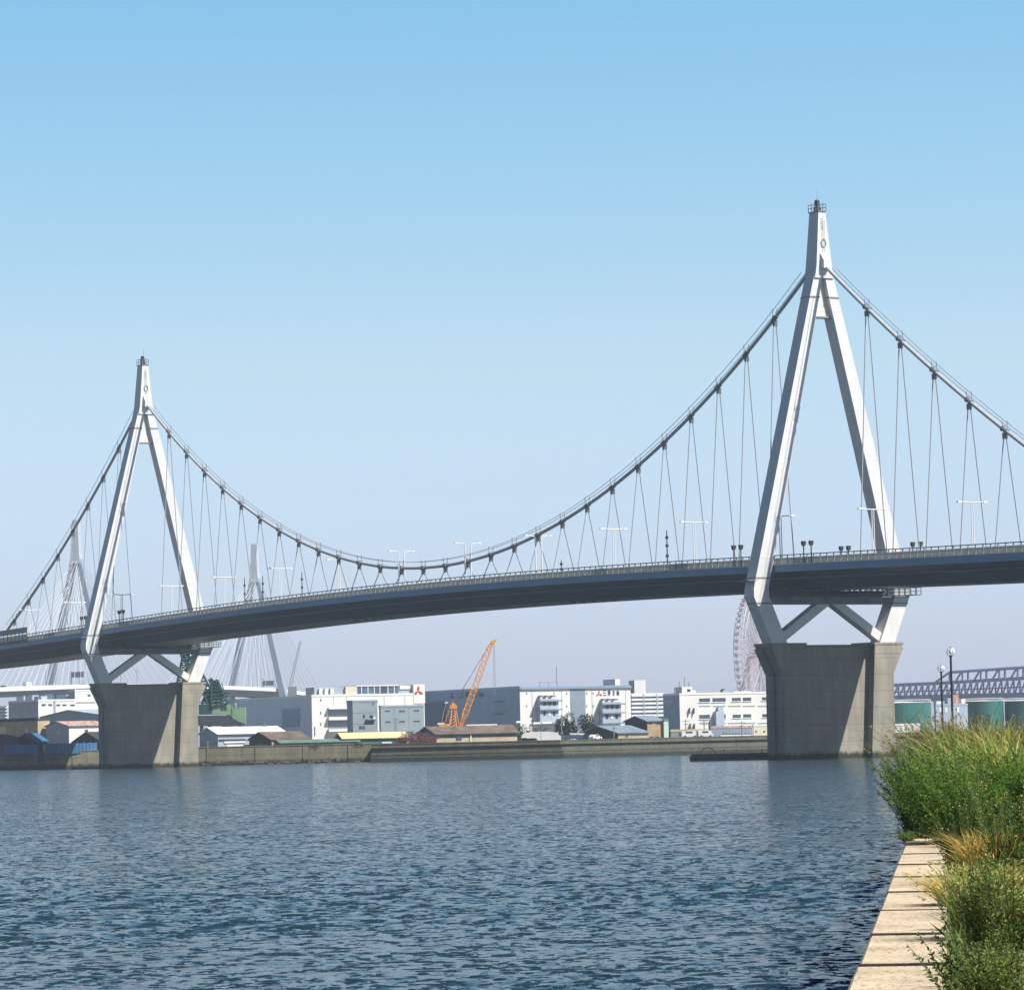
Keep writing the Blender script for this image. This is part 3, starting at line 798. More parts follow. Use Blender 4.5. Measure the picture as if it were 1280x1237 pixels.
# blue sheet fences on the wall
def fence_run(px0, px1, Y0, Y1, y0, y1, label, group='blue sheet fences on the river wall'):
    xa, xb = at(px0, 935, Y0)[0], at(px1, 935, Y1)[0]
    root = empty('sheet_fence', (xa, Y0, 0), 0, label, 'fence', group)
    zt, zb = at(px0, y0, Y0)[1], 4.0
    n = 8
    for k in range(n + 1):
        f = k / n; x = (xb - xa) * f; y = (Y1 - Y0) * f
        MB().tube((x, y + .2, 3.8), (x, y + .2, zt + .1), .07, .07, 5).build('fence_post', M['rail'], root)
    seg = MB(); vs = []; fs = []
    nn = 48
    for k in range(nn + 1):
        f = k / nn; x = (xb - xa) * f; y = (Y1 - Y0) * f + .06 * math.sin(k * 1.9)
        sag = .1 * math.sin(f * n * math.pi) ** 2
        vs += [(x, y, zb), (x, y, zt - sag), (x, y + .05, zt - sag), (x, y + .05, zb)]
    for k in range(nn):
        for i in range(4): fs.append((k * 4 + i, k * 4 + (i + 1) % 4, (k + 1) * 4 + (i + 1) % 4, (k + 1) * 4 + i))
    seg.add(vs, fs).build('blue_sheet', M['tarp'], root)
    return root
fence_run(4, 48, 1012.0, 1017.5, 930.5, 941, 'blue sheet fence on the river wall at the left edge, mostly in shade')
fence_run(56, 121, 1019, 1023.5, 929, 940, 'long blue sheet fence on the river wall just left of the far pier')
xg, _ = at(51.5, 935, 1017.8)
tag(MB().box(xg - .6, xg + .6, 1017.2, 1018.4, -1, 6.6).add(*[[(xg - .8, 1017.1, 6.6), (xg + .8, 1017.1, 6.6), (xg + .8, 1018.5, 6.6), (xg - .8, 1018.5, 6.6), (xg, 1017.8, 7.1)], [(0, 1, 4), (1, 2, 4), (2, 3, 4), (3, 0, 4), (0, 3, 2, 1)]]).build('gate_post', M['wall_dark']),
    'dark square post in the gap between the two blue fences', 'post')

# ---- right of the far pier: sheds
b = shed(1062, 272, 249, 356, 917, (257, 909.5), 'white_roofed_shed', 'long shed with a bright white roof and grey gable, right of the far pier', 'shed', M['wall_slate_shade'], M['wall_grey'], M['roof_white'], .5, .6)
b.panel('R', 280, 306, 926, 928.3, -.1, .25).build('white_shutter', M['white'], b.r); b.panel('R', 283, 309, 930.5, 933.5, -.1, .25).build('white_shutter', M['white'], b.r)
b.panel('R', 273, 307, 923.5, 926, -.1, .1).build('opening', M['wall_dark'], b.r)
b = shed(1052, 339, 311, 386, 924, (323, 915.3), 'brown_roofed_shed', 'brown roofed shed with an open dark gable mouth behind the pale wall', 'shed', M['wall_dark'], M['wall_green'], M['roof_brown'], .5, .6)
b.panel('R', 339.5, 347, 926, 933, -.1, .15).build('beige_panel', M['wall_beige'], b.r)
b = shed(1050, 350, 344, 447, 928, (347, 925.5), 'green_roofed_shed', 'very low shed with a pale green roof in front of the loading docks', 'shed', M['wall_green'], M['wall_green'], M['roof_green'], .42, .6)
for x0, x1 in ((388, 398), (416, 438)): b.panel('R', x0, x1, 928.5, 932, -.1, .15).build('pale_panel', M['wall_grey'], b.r)
b = shed(1058, 428, 420, 508, 922, (424, 916.5), 'yellow_roofed_shed', 'low shed with a pale yellow roof and dark green wall left of the flowering bush', 'shed', M['wall_green'], M['wall_green'], M['roof_yellow'], .45, .6)
b.panel('R', 477, 489, 927, 928.5, -.1, .3).build('pale_panel', M['white'], b.r)
b = shed(1030, 545, 522, 646, 917, (533, 908.5), 'long_low_shed', 'long low shed with grey brown roof and beige wall before the orange crane', 'shed', M['wall_green'], M['wall_beige'], M['roof_brown'], .42, .7)
b.panel('R', 545, 645, 917.5, 920.5, -.1, .12).build('eave_band', M['wall_green'], b.r)
b.panel('R', 587.5, 588.8, 918, 928, -.1, .3).build('drain_pipe', M['white'], b.r)
b.panel('R', 570, 577, 919.5, 924.5, -.1, .18).build('window', M['glass'], b.r)
xw = at(600, 907, 1046)[0]
b = blk(1052, 583, 581, 621, 905.8, 'flat_roofed_shed', 'dark flat shed with a white roof edge at the foot of the orange crane', 'shed', M['wall_dark'], M['wall_dark'], M['white'], .3)
b = shed(1056, 632, 622, 643, 910, (628, 906), 'brown_gable_hut', 'small brown gable hut beside the white roofed flat shed', 'shed', M['wall_beige'], M['wall_beige'], M['roof_brown'], .5)

# ---- warehouse with loading docks
b = blk(1190, 390, 296, 531, 868.5, 'loading_dock_warehouse', 'broad white warehouse with loading docks, glazed penthouse and red emblem at its right end', 'warehouse', M['wall_haze_blue'], M['wall_white'], M['white'], .42)
for y in (886, 898): b.panel('L', 352, 376, y, y + 1, -.1, .5).build('ledge', M['wall_grey'], b.r)
b.panel('L', 353, 375, 887, 897.5, -.1, .1).build('bay_door', M['wall_slate_shade'], b.r); b.panel('L', 353, 375, 899.5, 909, -.1, .1).build('bay_door', M['wall_slate_shade'], b.r)
for (y0, y1, yb) in ((885.5, 896, 899.5), (900, 911, 914)):
    b.panel('R', 410, 440.5, y0, y1, -.3, .06).build('loading_bay', M['trim_grey'], b.r)
    b.panel('R', 409, 441, y1 - .2, yb, 0, 1.6).build('dock_balcony', M['wall_white'], b.r)
b.panel('R', 409, 441, 884, 886, 0, 1.6).build('dock_canopy', M['wall_white'], b.r)
for x in (400.5,):
    for y in (873, 889, 903): b.panel('R', x, x + 1, y, y + 3.2, -.1, .12).build('window', M['glass'], b.r)
b.panel('R', 393, 394, 908, 919, -.1, .2).build('drain_pipe', M['rail'], b.r)
for x in (416.5, 433, 480, 506): b.panel('R', x, x + .5, 869, 884, -.1, .08).build('panel_joint', M['wall_grey'], b.r)
b.panel('R', 522, 526, 868.5, 882, -.1, .1).build('stair_panel', M['wall_grey'], b.r)
# penthouse storey
def pent(x0, x1, y0, y1, o0, o1, m, nm='penthouse'): return b.panel('R', x0, x1, y0, y1, o0, o1).build(nm, m, b.r)
pent(395, 433, 858.5, 869, -9, -1.5, M['wall_grey']); pent(433, 446, 857.5, 869, -8, -.6, M['wall_cream']); pent(446, 500, 857, 869, -9, -1.2, M['glassblue'])
pent(500, 517, 858.2, 869, -9, -1.2, M['wall_grey']); pent(501, 514, 856.2, 861, -4, -.9, M['wall_white']); pent(516.8, 531, 855, 879, -9, .15, M['wall_white'], 'stair_tower')
for x in (447, 453, 461, 469, 476, 486, 494): b.panel('R', x, x + .9, 857, 869, -1.3, -1.0).build('mullion', M['wall_white'], b.r)
b.panel('R', 446, 500, 855.8, 857.2, -9, -.9).build('penthouse_roof', M['wall_white'], b.r)
for x in (400, 407, 414):
    b.panel('R', x, x + 4, 860, 868.5, -1.4, -.6).build('rooftop_unit', M['white'], b.r)
emblem(b, 'R', 523.5, 856.5, 867.5, M['redmark'], .35)
# annexes in front
b = blk(1160, 441, 434, 472, 875.5, 'grey_annex', 'square grey annex in front of the white loading dock warehouse', 'building', M['wall_slate_shade'], M['annex_grey'], M['annex_grey'], .42)
win(b, 'R', [(465.5, 467, 878, 881), (453.5, 456, 893, 897), (462, 466, 893.5, 897), (449, 452, 907, 911), (453, 456, 907, 911)])
b.panel('R', 457, 469, 898.2, 899.4, 0, 1.0).build('landing', M['rail'], b.r); b.panel('R', 465.5, 468, 896, 898.4, 0, .8).build('rooftop_unit', M['white'], b.r)
for y in (890, 904): b.panel('R', 441, 472, y, y + .6, -.05, .06).build('panel_joint', M['trim_grey'], b.r)
b = blk(1150, 476, 474, 530, 882, 'grey_annex', 'wider grey annex with slit windows below the red emblem', 'building', M['wall_slate_shade'], M['annex_grey'], M['annex_grey'], .42)
win(b, 'R', [(481, 487.5, 887.5, 889.2), (499, 506, 887.5, 889.5), (517, 524, 887, 888.8), (481.5, 488, 901, 903), (499, 506, 900.5, 902.5), (517, 525, 900.3, 902)])
for x in (493, 511): b.panel('R', x, x + .5, 884, 915, -.05, .06).build('panel_joint', M['trim_grey'], b.r)

# ---- the big slate warehouse with lettering
b = blk(1215, 650.5, 526, 789, 858.6, 'slate_warehouse', 'huge slate and white warehouse with a red emblem and dark lettering on both faces', 'warehouse', M['wall_slate_shade'], M['wall_white'], M['wall_slate_shade'], .42)
b.panel('L', 527, 557, 878, 912, -.1, .8).build('dark_bay', mat('deep_slate', (.10, .18, .27), .6, .06, .1), b.r)
b.panel('L', 527, 650, 860.5, 863, -.05, .12).build('roof_band', M['wall_grey'], b.r)
win(b, 'L', [(611, 612.5, 870.5, 873), (617, 618.5, 871, 873), (629.5, 631.5, 870.5, 873), (609.5, 612, 886, 889), (616.5, 619.5, 886, 889), (630, 632, 886, 889), (611, 612.5, 902, 904), (617, 618.5, 902, 904)])
for y in (876.5, 891.5): b.panel('L', 620, 629, y, y + .7, 0, 1.0).build('landing', M['wall_dark'], b.r)
emblem(b, 'L', 565.5, 864.5, 873, M['emblemdark'])
for ch, x0, x1 in (('三', 573, 580), ('菱', 582, 589), ('倉', 590.5, 597.5), ('庫', 599, 606)):
    lettering(b, 'L', ch, x0, x1, 864.5, 871.5, M['darkmark'])
emblem(b, 'R', 749.5, 861.8, 869.6, M['redmark'])
for ch, x0, x1 in (('三', 754.5, 758.8), ('菱', 760.3, 764.2), ('倉', 766, 769.6), ('庫', 771.3, 775)):
    lettering(b, 'R', ch, x0, x1, 862, 869, M['darkmark'])
b.panel('R', 713, 732, 861, 918, -.3, .06).build('recess_panel', M['trim_grey'], b.r)
b.panel('R', 650.5, 789, 858.6, 860.6, -.1, .5).build('eave_band', M['trim_grey'], b.r)
for x in (665, 702, 740, 782): b.panel('R', x, x + .5, 861, 905, -.05, .08).build('panel_joint', M['wall_grey'], b.r)
for x in (658, 692, 708, 733, 741):
    for y in (865, 881): b.panel('R', x, x + .8, y, y + 2.6, -.05, .1).build('window', M['glass'], b.r)
# external loading towers
for (x0, x1, y0) in ((671, 694, 869), (749, 772, 873)):
    tw = b.panel('R', x0, x1, y0 + 4, 904, 0, 2.6).build('stair_tower', M['wall_grey'], b.r)
    for y in (y0 + 6, y0 + 17, 903): b.panel('R', x0 - 1.5, x1 + 4, y, y + 1.6, 0, 3.4).build('balcony', M['trim_grey'], b.r)
    for k, x in enumerate((x0 + 4, x0 + 10, x0 + 16)):
        b.panel('R', x, x + 3.6, y0 + 8, y0 + 12.5, 2.5, 2.7).build('opening', M['glass'], b.r); b.panel('R', x, x + 3, y0 + 20, y0 + 25, 2.5, 2.7).build('opening', M['white'] if k == 1 else M['glass'], b.r)
    for x in (x0 + 1, x0 + 8, x0 + 15): b.panel('R', x, x + 4, y0, y0 + 2.2, .3, 2.8).build('air_unit', M['rail'], b.r)
def corner_block(bb, x0, xm, x1, y0, y1, back, ml, mr, nm):
    C = bb.C.copy(); c2 = B(bb.C.y + back, xm, bb.al); c2.r = bb.r; c2.z0 = bb.z0
    d = Vector((c2.C.x - C.x, c2.C.y - C.y)); lathe = c2
    Ll, Lr = c2.s('L', x0), c2.s('R', x1); zt = at(xm, y0, c2.C.y)[1] - bb.z0; zb = at(xm, y1, c2.C.y)[1] - bb.z0 - 1
    c = [d, d + c2.d['R'] * Lr, d + c2.d['R'] * Lr + c2.d['L'] * Ll, d + c2.d['L'] * Ll]
    vs = [(p.x, p.y, zb) for p in c] + [(p.x, p.y, zt) for p in c]
    o = MB().add(vs, [(0, 1, 5, 4), (1, 2, 6, 5), (4, 5, 6, 7)]).build(nm, mr, bb.r, fix=False)
    MB().add(vs, [(3, 0, 4, 7), (2, 3, 7, 6)]).build('side_wall', ml, o, fix=False)
corner_block(b, 755, 770, 776, 848.5, 860, 45, M['wall_grey'], M['wall_white'], 'penthouse')
fr = MB(); 
for x in (679, 690, 701):
    fr.add(*(lambda q: (q.v, q.f))(b.panel('R', x, x + .5, 852, 859, -3, -2.8)))
fr.add(*(lambda q: (q.v, q.f))(b.panel('R', 679, 701.5, 852, 852.6, -3, -2.8)))
fr.build('roof_frame', M['rail'], b.r)
b.panel('R', 700, 700.6, 832, 852, -3, -2.8).build('antenna', M['rail'], b.r)

# ---- apartment block, white office, low sheds
b = blk(1420, 788, 785, 830, 867, 'apartment_block', 'white apartment block with rows of balconies and a tall stair core', 'apartment block', M['wall_grey'], M['wall_slate_shade'], M['white'], .3)
for y in (867.5, 872.5, 877.5, 882.5, 887.5, 892.5): b.panel('R', 788, 830, y, y + 2.7, -.1, 1.3).build('balcony', M['white'], b.r)
for x in (803, 819.5): b.panel('R', x, x + 1.3, 867, 898, -.1, 1.4).build('drain_pipe', M['wall_grey'], b.r)
corner_block(b, 787, 794, 808, 850, 868, 18, M['wall_grey'], M['wall_white'], 'stair_core')
for x in (799, 804): b.panel('R', x, x + 1.4, 856, 857.8, -2, -.6).build('red_lamp_box', M['redmark'], b.r) if False else None
b = blk(1165, 850, 829.5, 990, 866.5, 'white_office_building', 'long white office building with two rows of windows and a small roof tower', 'office building', M['wall_slate_shade'], M['wall_white'], M['white'], .32)
up = [(874, 887.5, 872.5, 877), (890.5, 907, 872, 877), (915, 926, 871.8, 876), (928.5, 939, 871.5, 875.8), (952.5, 966, 871, 875)]
lo = [(874, 887.5, 893, 898), (900, 907, 892.5, 897.5), (916, 926, 892.8, 897), (929, 939, 892.3, 896.5), (953, 966, 892, 896)]
win(b, 'R', up + lo, M['glass'], M['wall_white'])
for x0, x1 in ((874, 888), (891, 907), (910, 926), (928.5, 944), (947, 966)):
    for y in (881.6, 903): b.panel('R', x0, x1, y, y + 1.3, -.2, .05).build('louvre', M['trim_grey'], b.r)
for x, y in ((861, 884.5), (866.5, 884.5), (862, 904), (867, 904)):
    q = b.panel('R', x, x + .7, y, y + 7, 0, .9); q.build('stay_pipe', M['rail'], b.r)
b.panel('R', 892, 902, 889, 909, 0, 2.2).build('entrance_block', M['wall_grey'], b.r); b.panel('R', 896, 902.5, 883, 890, 0, 1.2).build('stair_box', M['wall_grey'], b.r)
b.panel('L', 830, 841, 880, 883.3, -.1, .06).build('window', M['glass'], b.r); b.panel('L', 830, 841, 875, 878, -.1, .05).build('louvre', M['wall_grey'], b.r)
b.panel('R', 853, 866, 858, 867.2, -7, -.3).build('roof_tower', M['wall_white'], b.r); b.panel('R', 866, 871, 862.5, 867.2, -6, -.6).build('roof_tower', M['wall_white'], b.r)
b.panel('R', 859.5, 863.5, 861, 864, -.4, -.2).build('window', M['glass'], b.r)
for x, y in ((853, 851), (859.7, 845), (865, 852), (847.5, 859)): b.panel('R', x, x + (.5 if x != 847.5 else 1.2), y, 867, -3, -2.7).build('mast', M['rail'], b.r)
fn = b.panel('R', 905, 906.5, 861.5, 867, -3, -2); fn.v = fn.v; fn.add(*(lambda q: (q.v, q.f))(b.panel('R', 906, 908.5, 860.5, 862.3, -3, -2))); fn.build('bent_funnel', M['wall_dark'], b.r)
b.panel('R', 930, 950, 863, 867, -12, -8).build('roof_tower', M['wall_white'], b.r)

b = blk(1108, 888, 886, 940, 908, 'long_grey_shed', 'low grey shed with a pinkish roof edge in front of the white office building', 'shed', M['wall_slate_shade'], M['trim_grey'], M['roof_red'], .3)
b.panel('R', 900, 938, 918.2, 919.4, 0, .5).build('white_rail', M['white'], b.r)
for k in range(9): b.panel('R', 903 + k * 4, 905 + k * 4, 916, 917.4, -.1, .1).build('window', M['wall_dark'], b.r)
b = blk(1112, 941.5, 940.5, 970, 905.5, 'cream_hut', 'cream hut with two small windows, left of the near pier', 'hut', M['wall_cream'], M['wall_cream'], M['white'], .3)
win(b, 'R', [(944, 946.5, 913, 915), (954, 956.5, 913, 915)])
b = blk(1120, 838, 835, 888, 912, 'low_green_shed', 'low grey green shed between the tan house and the long grey shed', 'shed', M['wall_green'], mat('grey_green', (.2, .27, .25), .7, .1, .3), M['wall_beige'], .3)
b.panel('R', 872, 887, 912.5, 916.5, 0, .4).build('white_panel', M['white'], b.r)
b.panel('R', 850, 858, 914.5, 917, 0, .4).build('blue_panel', M['trim_grey'], b.r)

# ---- houses by the trees
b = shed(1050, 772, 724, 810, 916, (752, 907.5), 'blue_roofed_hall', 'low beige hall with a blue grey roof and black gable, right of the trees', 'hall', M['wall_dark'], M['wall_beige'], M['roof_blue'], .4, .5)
b.panel('R', 782.5, 784.5, 918.5, 921, -.1, .1).build('window', M['glass'], b.r)
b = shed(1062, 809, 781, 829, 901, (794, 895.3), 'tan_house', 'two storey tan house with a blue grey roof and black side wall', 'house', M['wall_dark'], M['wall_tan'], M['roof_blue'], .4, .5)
win(b, 'R', [(811, 815, 903, 904.8), (820, 825, 903, 904.8), (812, 817, 920, 922.3), (819, 824, 920, 922.3)])
b = blk(1063, 829.5, 829, 835.5, 898.5, 'pale_green_annex', 'narrow pale green annex attached to the right of the tan house', 'house', M['roof_green'], mat('pale_mint', (.5, .66, .55), .6, .08, .3), M['roof_green'], .4)

# ---- tanks and white plant building right of the near pier
def tank(Y, x0, x1, y0, y1, label, cat='storage tank'):
    xa, zt = at(x0, y0, Y); xb, zb = at(x1, y1, Y); r = (xb - xa) / 2
    t = empty('storage_tank', ((xa + xb) / 2, Y + r, LAND_Z), 0, label, cat, 'green storage tanks')
    M.setdefault('tank', mat('tank_green', (0.03, 0.155, 0.125), .45, .12, .15, stretch=(1, 1, .3)))
    h = zt - LAND_Z
    n = 40; ring = [(r * math.cos(2 * math.pi * k / n), r * math.sin(2 * math.pi * k / n)) for k in range(n)]
    MB().prism(ring, lambda a, b_: (a, b_, -.5), lambda a, b_: (a, b_, h)).build('shell', M['tank'], t, smooth=False)
    MB().add([(a * 1.01, b_ * 1.01, h + .01) for a, b_ in ring] + [(0, 0, h + r * .06)], [(k, (k + 1) % n, n) for k in range(n)]).build('roof', M['white'], t)
    rl = MB()
    for k in range(n):
        a, b_ = ring[k]; c, d = ring[(k + 1) % n]
        rl.tube((a, b_, h + 1.0), (c, d, h + 1.0), .06, .06, 4); rl.tube((a, b_, h), (a, b_, h + 1.05), .05, .05, 4)
    rl.build('railing', M['white'], t)
    st = MB()
    for k in range(24):
        a = -1.9 + k * .05; st.tube((r * 1.02 * math.cos(a), r * 1.02 * math.sin(a), k * h / 24), (r * 1.02 * math.cos(a + .05), r * 1.02 * math.sin(a + .05), (k + 1) * h / 24), .22, .22, 4)
    st.build('stair', M['tank'], t)
tank(1260, 1090, 1168.5, 879, 905, 'large green storage tank just right of the near bridge pier')
tank(1340, 1208, 1258, 876.5, 905, 'green storage tank in the middle, above the reeds')
tank(1340, 1259, 1312, 876, 905, 'green storage tank cut by the right edge of the picture')
b = blk(1180, 1110, 1105, 1150, 905, 'white_plant_building', 'low white flat building in front of the left green tank', 'building', M['wall_white'], M['wall_white'], M['white'], .2)
for k in range(4): b.panel('R', 1119 + k * 7, 1120 + k * 7, 906, 913, -.1, .15).build('pilaster', M['wall_grey'], b.r)
b = blk(1280, 1170, 1168, 1210, 880, 'plant_works', 'grey industrial works building between the green tanks', 'building', M['wall_slate_shade'], M['wall_grey'], M['wall_grey'], .25)
for x0, x1, y0, m_ in ((1172, 1178, 876, 'white'), (1186, 1191, 872, 'wall_grey'), (1192, 1200, 868, 'roof_red'), (1203, 1208, 873, 'white')):
    b.panel('R', x0, x1, y0, 881, -4, -1).build('roof_unit', M[m_], b.r)
for x in (1174, 1181, 1196): b.panel('R', x, x + 3, 884, 890, -.1, .1).build('window', M['white'], b.r)
# ------------------------------------------------------------------ trees
LEAF = {
 'tree': foliage_mat('tree_leaves', [(.014, .034, .018), (.028, .06, .026), (.045, .085, .032)]),
 'bloom': foliage_mat('blossom_leaves', [(.05, .06, .03), (.10, .06, .05), (.16, .05, .06), (.30, .07, .12), (.08, .07, .04)]),
}
M['bark'] = mat('bark', (0.09, 0.065, 0.045), .9, .25, 2.0)
def unit(v): return v / np.maximum(np.linalg.norm(v, axis=-1, keepdims=True), 1e-9)
def leaf_quads(p, d, L, Wd, droop=0.15):
    n = len(p); d = unit(d); r = unit(rng.normal(size=(n, 3))); w = unit(np.cross(d, r)); 
    L = np.broadcast_to(np.asarray(L), (n,))[:, None]; Wd = np.broadcast_to(np.asarray(Wd), (n,))[:, None]
    mid = p + d * L * .5; tip = p + d * L - np.array([0, 0, 1.0]) * L * droop
    v = np.stack([p, mid + w * Wd * .5, tip, mid - w * Wd * .5], 1).reshape(-1, 3)
    return v, np.arange(4 * n).reshape(n, 4)
def crown_points(n, blobs):
    pts = []; dirs = []
    wts = np.array([b[3] * b[4] for b in blobs]); wts = wts / wts.sum()
    for b, w in zip(blobs, wts):
        k = max(8, int(n * w)); u = unit(rng.normal(size=(k, 3))); rad = rng.uniform(.35, 1.0, (k, 1)) ** .5
        rad *= 1 + .18 * np.sin(u[:, :1] * 7 + b[0]) * np.sin(u[:, 2:] * 6 + b[1])
        pts.append(np.array(b[:3]) + u * rad * np.array([b[3], b[3], b[4]])); dirs.append(u + rng.normal(size=(k, 3)) * .6)
    return np.concatenate(pts), np.concatenate(dirs)
def tree(name, px, pyb, Y, w_px, h_px, label, leafm, n=1500, leaf=.55, cat='tree', trunk=True, z0=LAND_Z, group=None):
    x = at(px, pyb, Y)[0]; sc = Y / F; w = w_px * sc * 1.25; h = h_px * sc + (at(px, pyb, Y)[1] - z0)
    t = empty(name, (x, Y, z0), 0, label, cat, group)
    if trunk:
        tk = MB().path([(0, 0, -.3), (.1, 0, h * .3), (-.05, .1, h * .75)], [.05 * w + .08, .04 * w + .06, .05], 7)
        for k in range(5):
            a = k * 1.3; tk.path([(0.05, 0, h * (.28 + .07 * k)), (.2 * w * math.cos(a), .2 * w * math.sin(a), h * (.45 + .08 * k))], [.06, .03], 5)
        tk.build('trunk', M['bark'], t)
    bl = []
    for k in range(9):
        a = rnd.uniform(0, 6.28); rr = rnd.uniform(.1, .30) * w; zz = rnd.uniform(.28, .82) if trunk else rnd.uniform(.12, .7)
        s = rnd.uniform(.22, .34) * w * (1.1 - .5 * abs(zz - .45))
        bl.append((rr * math.cos(a), rr * math.sin(a), zz * h, s, min(s * 1.1, h * .26)))
    p, d = crown_points(n, bl)
    v, q = leaf_quads(p, d, rng.uniform(.6, 1.3, len(p)) * leaf, rng.uniform(.5, .9, len(p)) * leaf)
    np_mesh('crown', v, q, leafm, t)
    return t
tree('tree', 708, 920, 1085, 20, 31, 'dark round tree at the left of the pair before the slate warehouse', LEAF['tree'], 1700)
tree('tree', 736, 921, 1082, 23, 32, 'dark round tree at the right of the pair, beside the blue roofed hall', LEAF['tree'], 1900)
tree('tree', 699, 915, 1110, 10, 23, 'slim dark tree at the left edge of the dark pair, behind the white cover', LEAF['tree'], 700, .45)
tree('shrub', 650, 916, 1100, 22, 14, 'dark green bush below the white canopies, right of the low brown shed', LEAF['tree'], 900, .45, 'shrub', False)
tree('shrub', 680, 915, 1100, 26, 10, 'flat dark bush behind the white rounded cover', LEAF['tree'], 900, .45, 'shrub', False)
tree('flowering_bush', 521, 931, 1022, 44, 21, 'reddish brown flowering bush on the wall top between yellow and brown roofs', LEAF['bloom'], 2600, .38, 'shrub', False)
tree('flowering_bush', 499, 932, 1020, 18, 12, 'small pink flowering bush left of the large reddish bush', LEAF['bloom'], 900, .34, 'shrub', False)
tree('shrub', 551, 931, 1012, 8, 4, 'tiny dark shrub before the beige wall of the low shed, left one', LEAF['tree'], 200, .3, 'shrub', False)
tree('shrub', 565, 931, 1012, 7, 4, 'tiny dark shrub before the beige wall of the low shed, right one', LEAF['tree'], 200, .3, 'shrub', False)
tree('shrub', 325, 935, 1036, 13, 7, 'round dark shrub in the mouth of the brown roofed shed', LEAF['tree'], 350, .3, 'shrub', False)
tree('shrub', 905 - 32, 921, 1095, 14, 8, 'green shrub among the parked vans below the white office', LEAF['tree'], 350, .35, 'shrub', False)
tree('shrub', 395, 933, 1030, 12, 6, 'dark shrub below the pale green roof', LEAF['tree'], 300, .3, 'shrub', False)
tree('shrub', 449, 932, 1030, 14, 6, 'dark shrub where the pale green roof meets the yellow roofed shed', LEAF['tree'], 300, .3, 'shrub', False)

# ------------------------------------------------------------------ small things on the far shore
M['tyre'] = mat('tyre', (.02, .02, .02), .9, .1, 2)
def car(px, py, Y, col, label, L=4.4, Wd=1.75, Hh=1.45, van=False, rz=.3, z0=LAND_Z, cat='car', raise_=0.0):
    x, z = at(px, py, Y)
    c = empty('parked_van' if van else 'parked_car', (x, Y, z if raise_ else z0 + .9), rz, label, cat)
    pr = ([(-L / 2, .35), (L / 2, .35), (L / 2, .85), (L * .42, .95), (L * .36, Hh), (-L / 2, Hh)] if van else
          [(-L / 2, .3), (L / 2, .3), (L / 2, .7), (L * .28, .85), (L * .12, Hh), (-L * .28, Hh), (-L * .42, .9), (-L / 2, .85)])
    MB().prism(pr, lambda a, b_: (a, -Wd / 2, b_), lambda a, b_: (a, Wd / 2, b_)).build('body', col, c)
    for s in (-1, 1):
        MB().box(-L * .25, L * .16, *sorted((s * Wd / 2, s * (Wd / 2 + .02))), Hh * .66, Hh * .92).build('window', M['glass'], c)
        for a in (-.3, .3): MB().tube((a * L, s * (Wd / 2 - .15), .32), (a * L, s * (Wd / 2 + .05), .32), .32, .32, 12).build('wheel', M['tyre'], c)
    return c
M['car_blue'] = mat('car_blue', (.04, .08, .15), .3, .05, 1); M['car_dark'] = mat('car_dark', (.03, .035, .05), .3, .05, 1)
car(715, 922, 1030, M['car_blue'], 'long dark blue truck below the left tree of the dark pair', 5.4, 2, 1.5, True, .15, cat='truck')
car(735, 922, 1032, M['car_dark'], 'dark parked car between the two dark trees', 4.4, rz=.2)
car(744, 923, 1028, M['white'], 'white parked car right of the dark car, before the black gable', 3.8, rz=.9)
car(862, 921, 1060, M['white'], 'white van parked below the white office, left of the shrub', 4.6, 1.8, 1.9, True, .1, cat='van')
car(882, 921, 1060, M['white'], 'white van parked below the white office, right of the shrub', 4.2, 1.8, 1.9, True, .1, cat='van')
# rounded white cover
x0, z0 = at(651, 925, 1025); x1, z1 = at(701, 913.5, 1025)
t = empty('boat_cover', (x0, 1025, LAND_Z), 0, 'white rounded cover like an upturned boat on the wall, right of the brown shed', 'boat cover')
Lc = x1 - x0; hc = z1 - LAND_Z
pr = [(0, hc * .55), (Lc * .08, hc * .9), (Lc * .3, hc), (Lc * .7, hc), (Lc * .9, hc * .9), (Lc, hc * .6), (Lc, hc * .25), (Lc * .95, .2), (Lc * .5, .2), (Lc * .38, hc * .5), (Lc * .03, hc * .55)]
MB().prism(pr, lambda a, b_: (a, 0, b_), lambda a, b_: (a, 2.4, b_)).build('cover', M['roof_white'], t)
MB().prism([(Lc * .02, .1), (Lc * .45, .1), (Lc * .36, hc * .48), (Lc * .02, hc * .52)], lambda a, b_: (a, .3, b_), lambda a, b_: (a, 2.2, b_)).build('hull', M['wall_dark'], t)
MB().box(Lc * .5, Lc * .5 + .08, -.04, 0, .3, hc - .1).build('seam', M['rail'], t)
# canopies
for k, (xa, xb, y) in enumerate(((645, 653, 901), (654.5, 665, 902), (666, 676, 902.5), (677.5, 690, 902))):
    Y = 1120; xa_, zt = at(xa, y, Y); xb_, _ = at(xb, y, Y); w = (xb_ - xa_) / 2
    c = empty('canopy', ((xa_ + xb_) / 2, Y, LAND_Z), 0, ('white canopy at the left end of the row of four before the slate warehouse', 'second white canopy from the left in the row before the slate warehouse', 'third white canopy from the left in the row before the slate warehouse', 'widest white canopy at the right end of the row of four')[k], 'canopy', 'white canopies before the slate warehouse')
    h = zt - LAND_Z
    MB().add([(-w, -1.4, h - .5), (w, -1.4, h - .5), (w, 1.4, h - .5), (-w, 1.4, h - .5), (-w * .8, 0, h), (w * .8, 0, h)], [(0, 1, 5, 4), (2, 3, 4, 5), (1, 2, 5), (3, 0, 4), (3, 2, 1, 0)]).build('canopy_top', M['white'], c)
    for a in (-.9, .9):
        for b_ in (-1.2, 1.2): MB().tube((a * w, b_, -.3), (a * w, b_, h - .45), .06, .06, 5).build('leg', M['rail'], c)
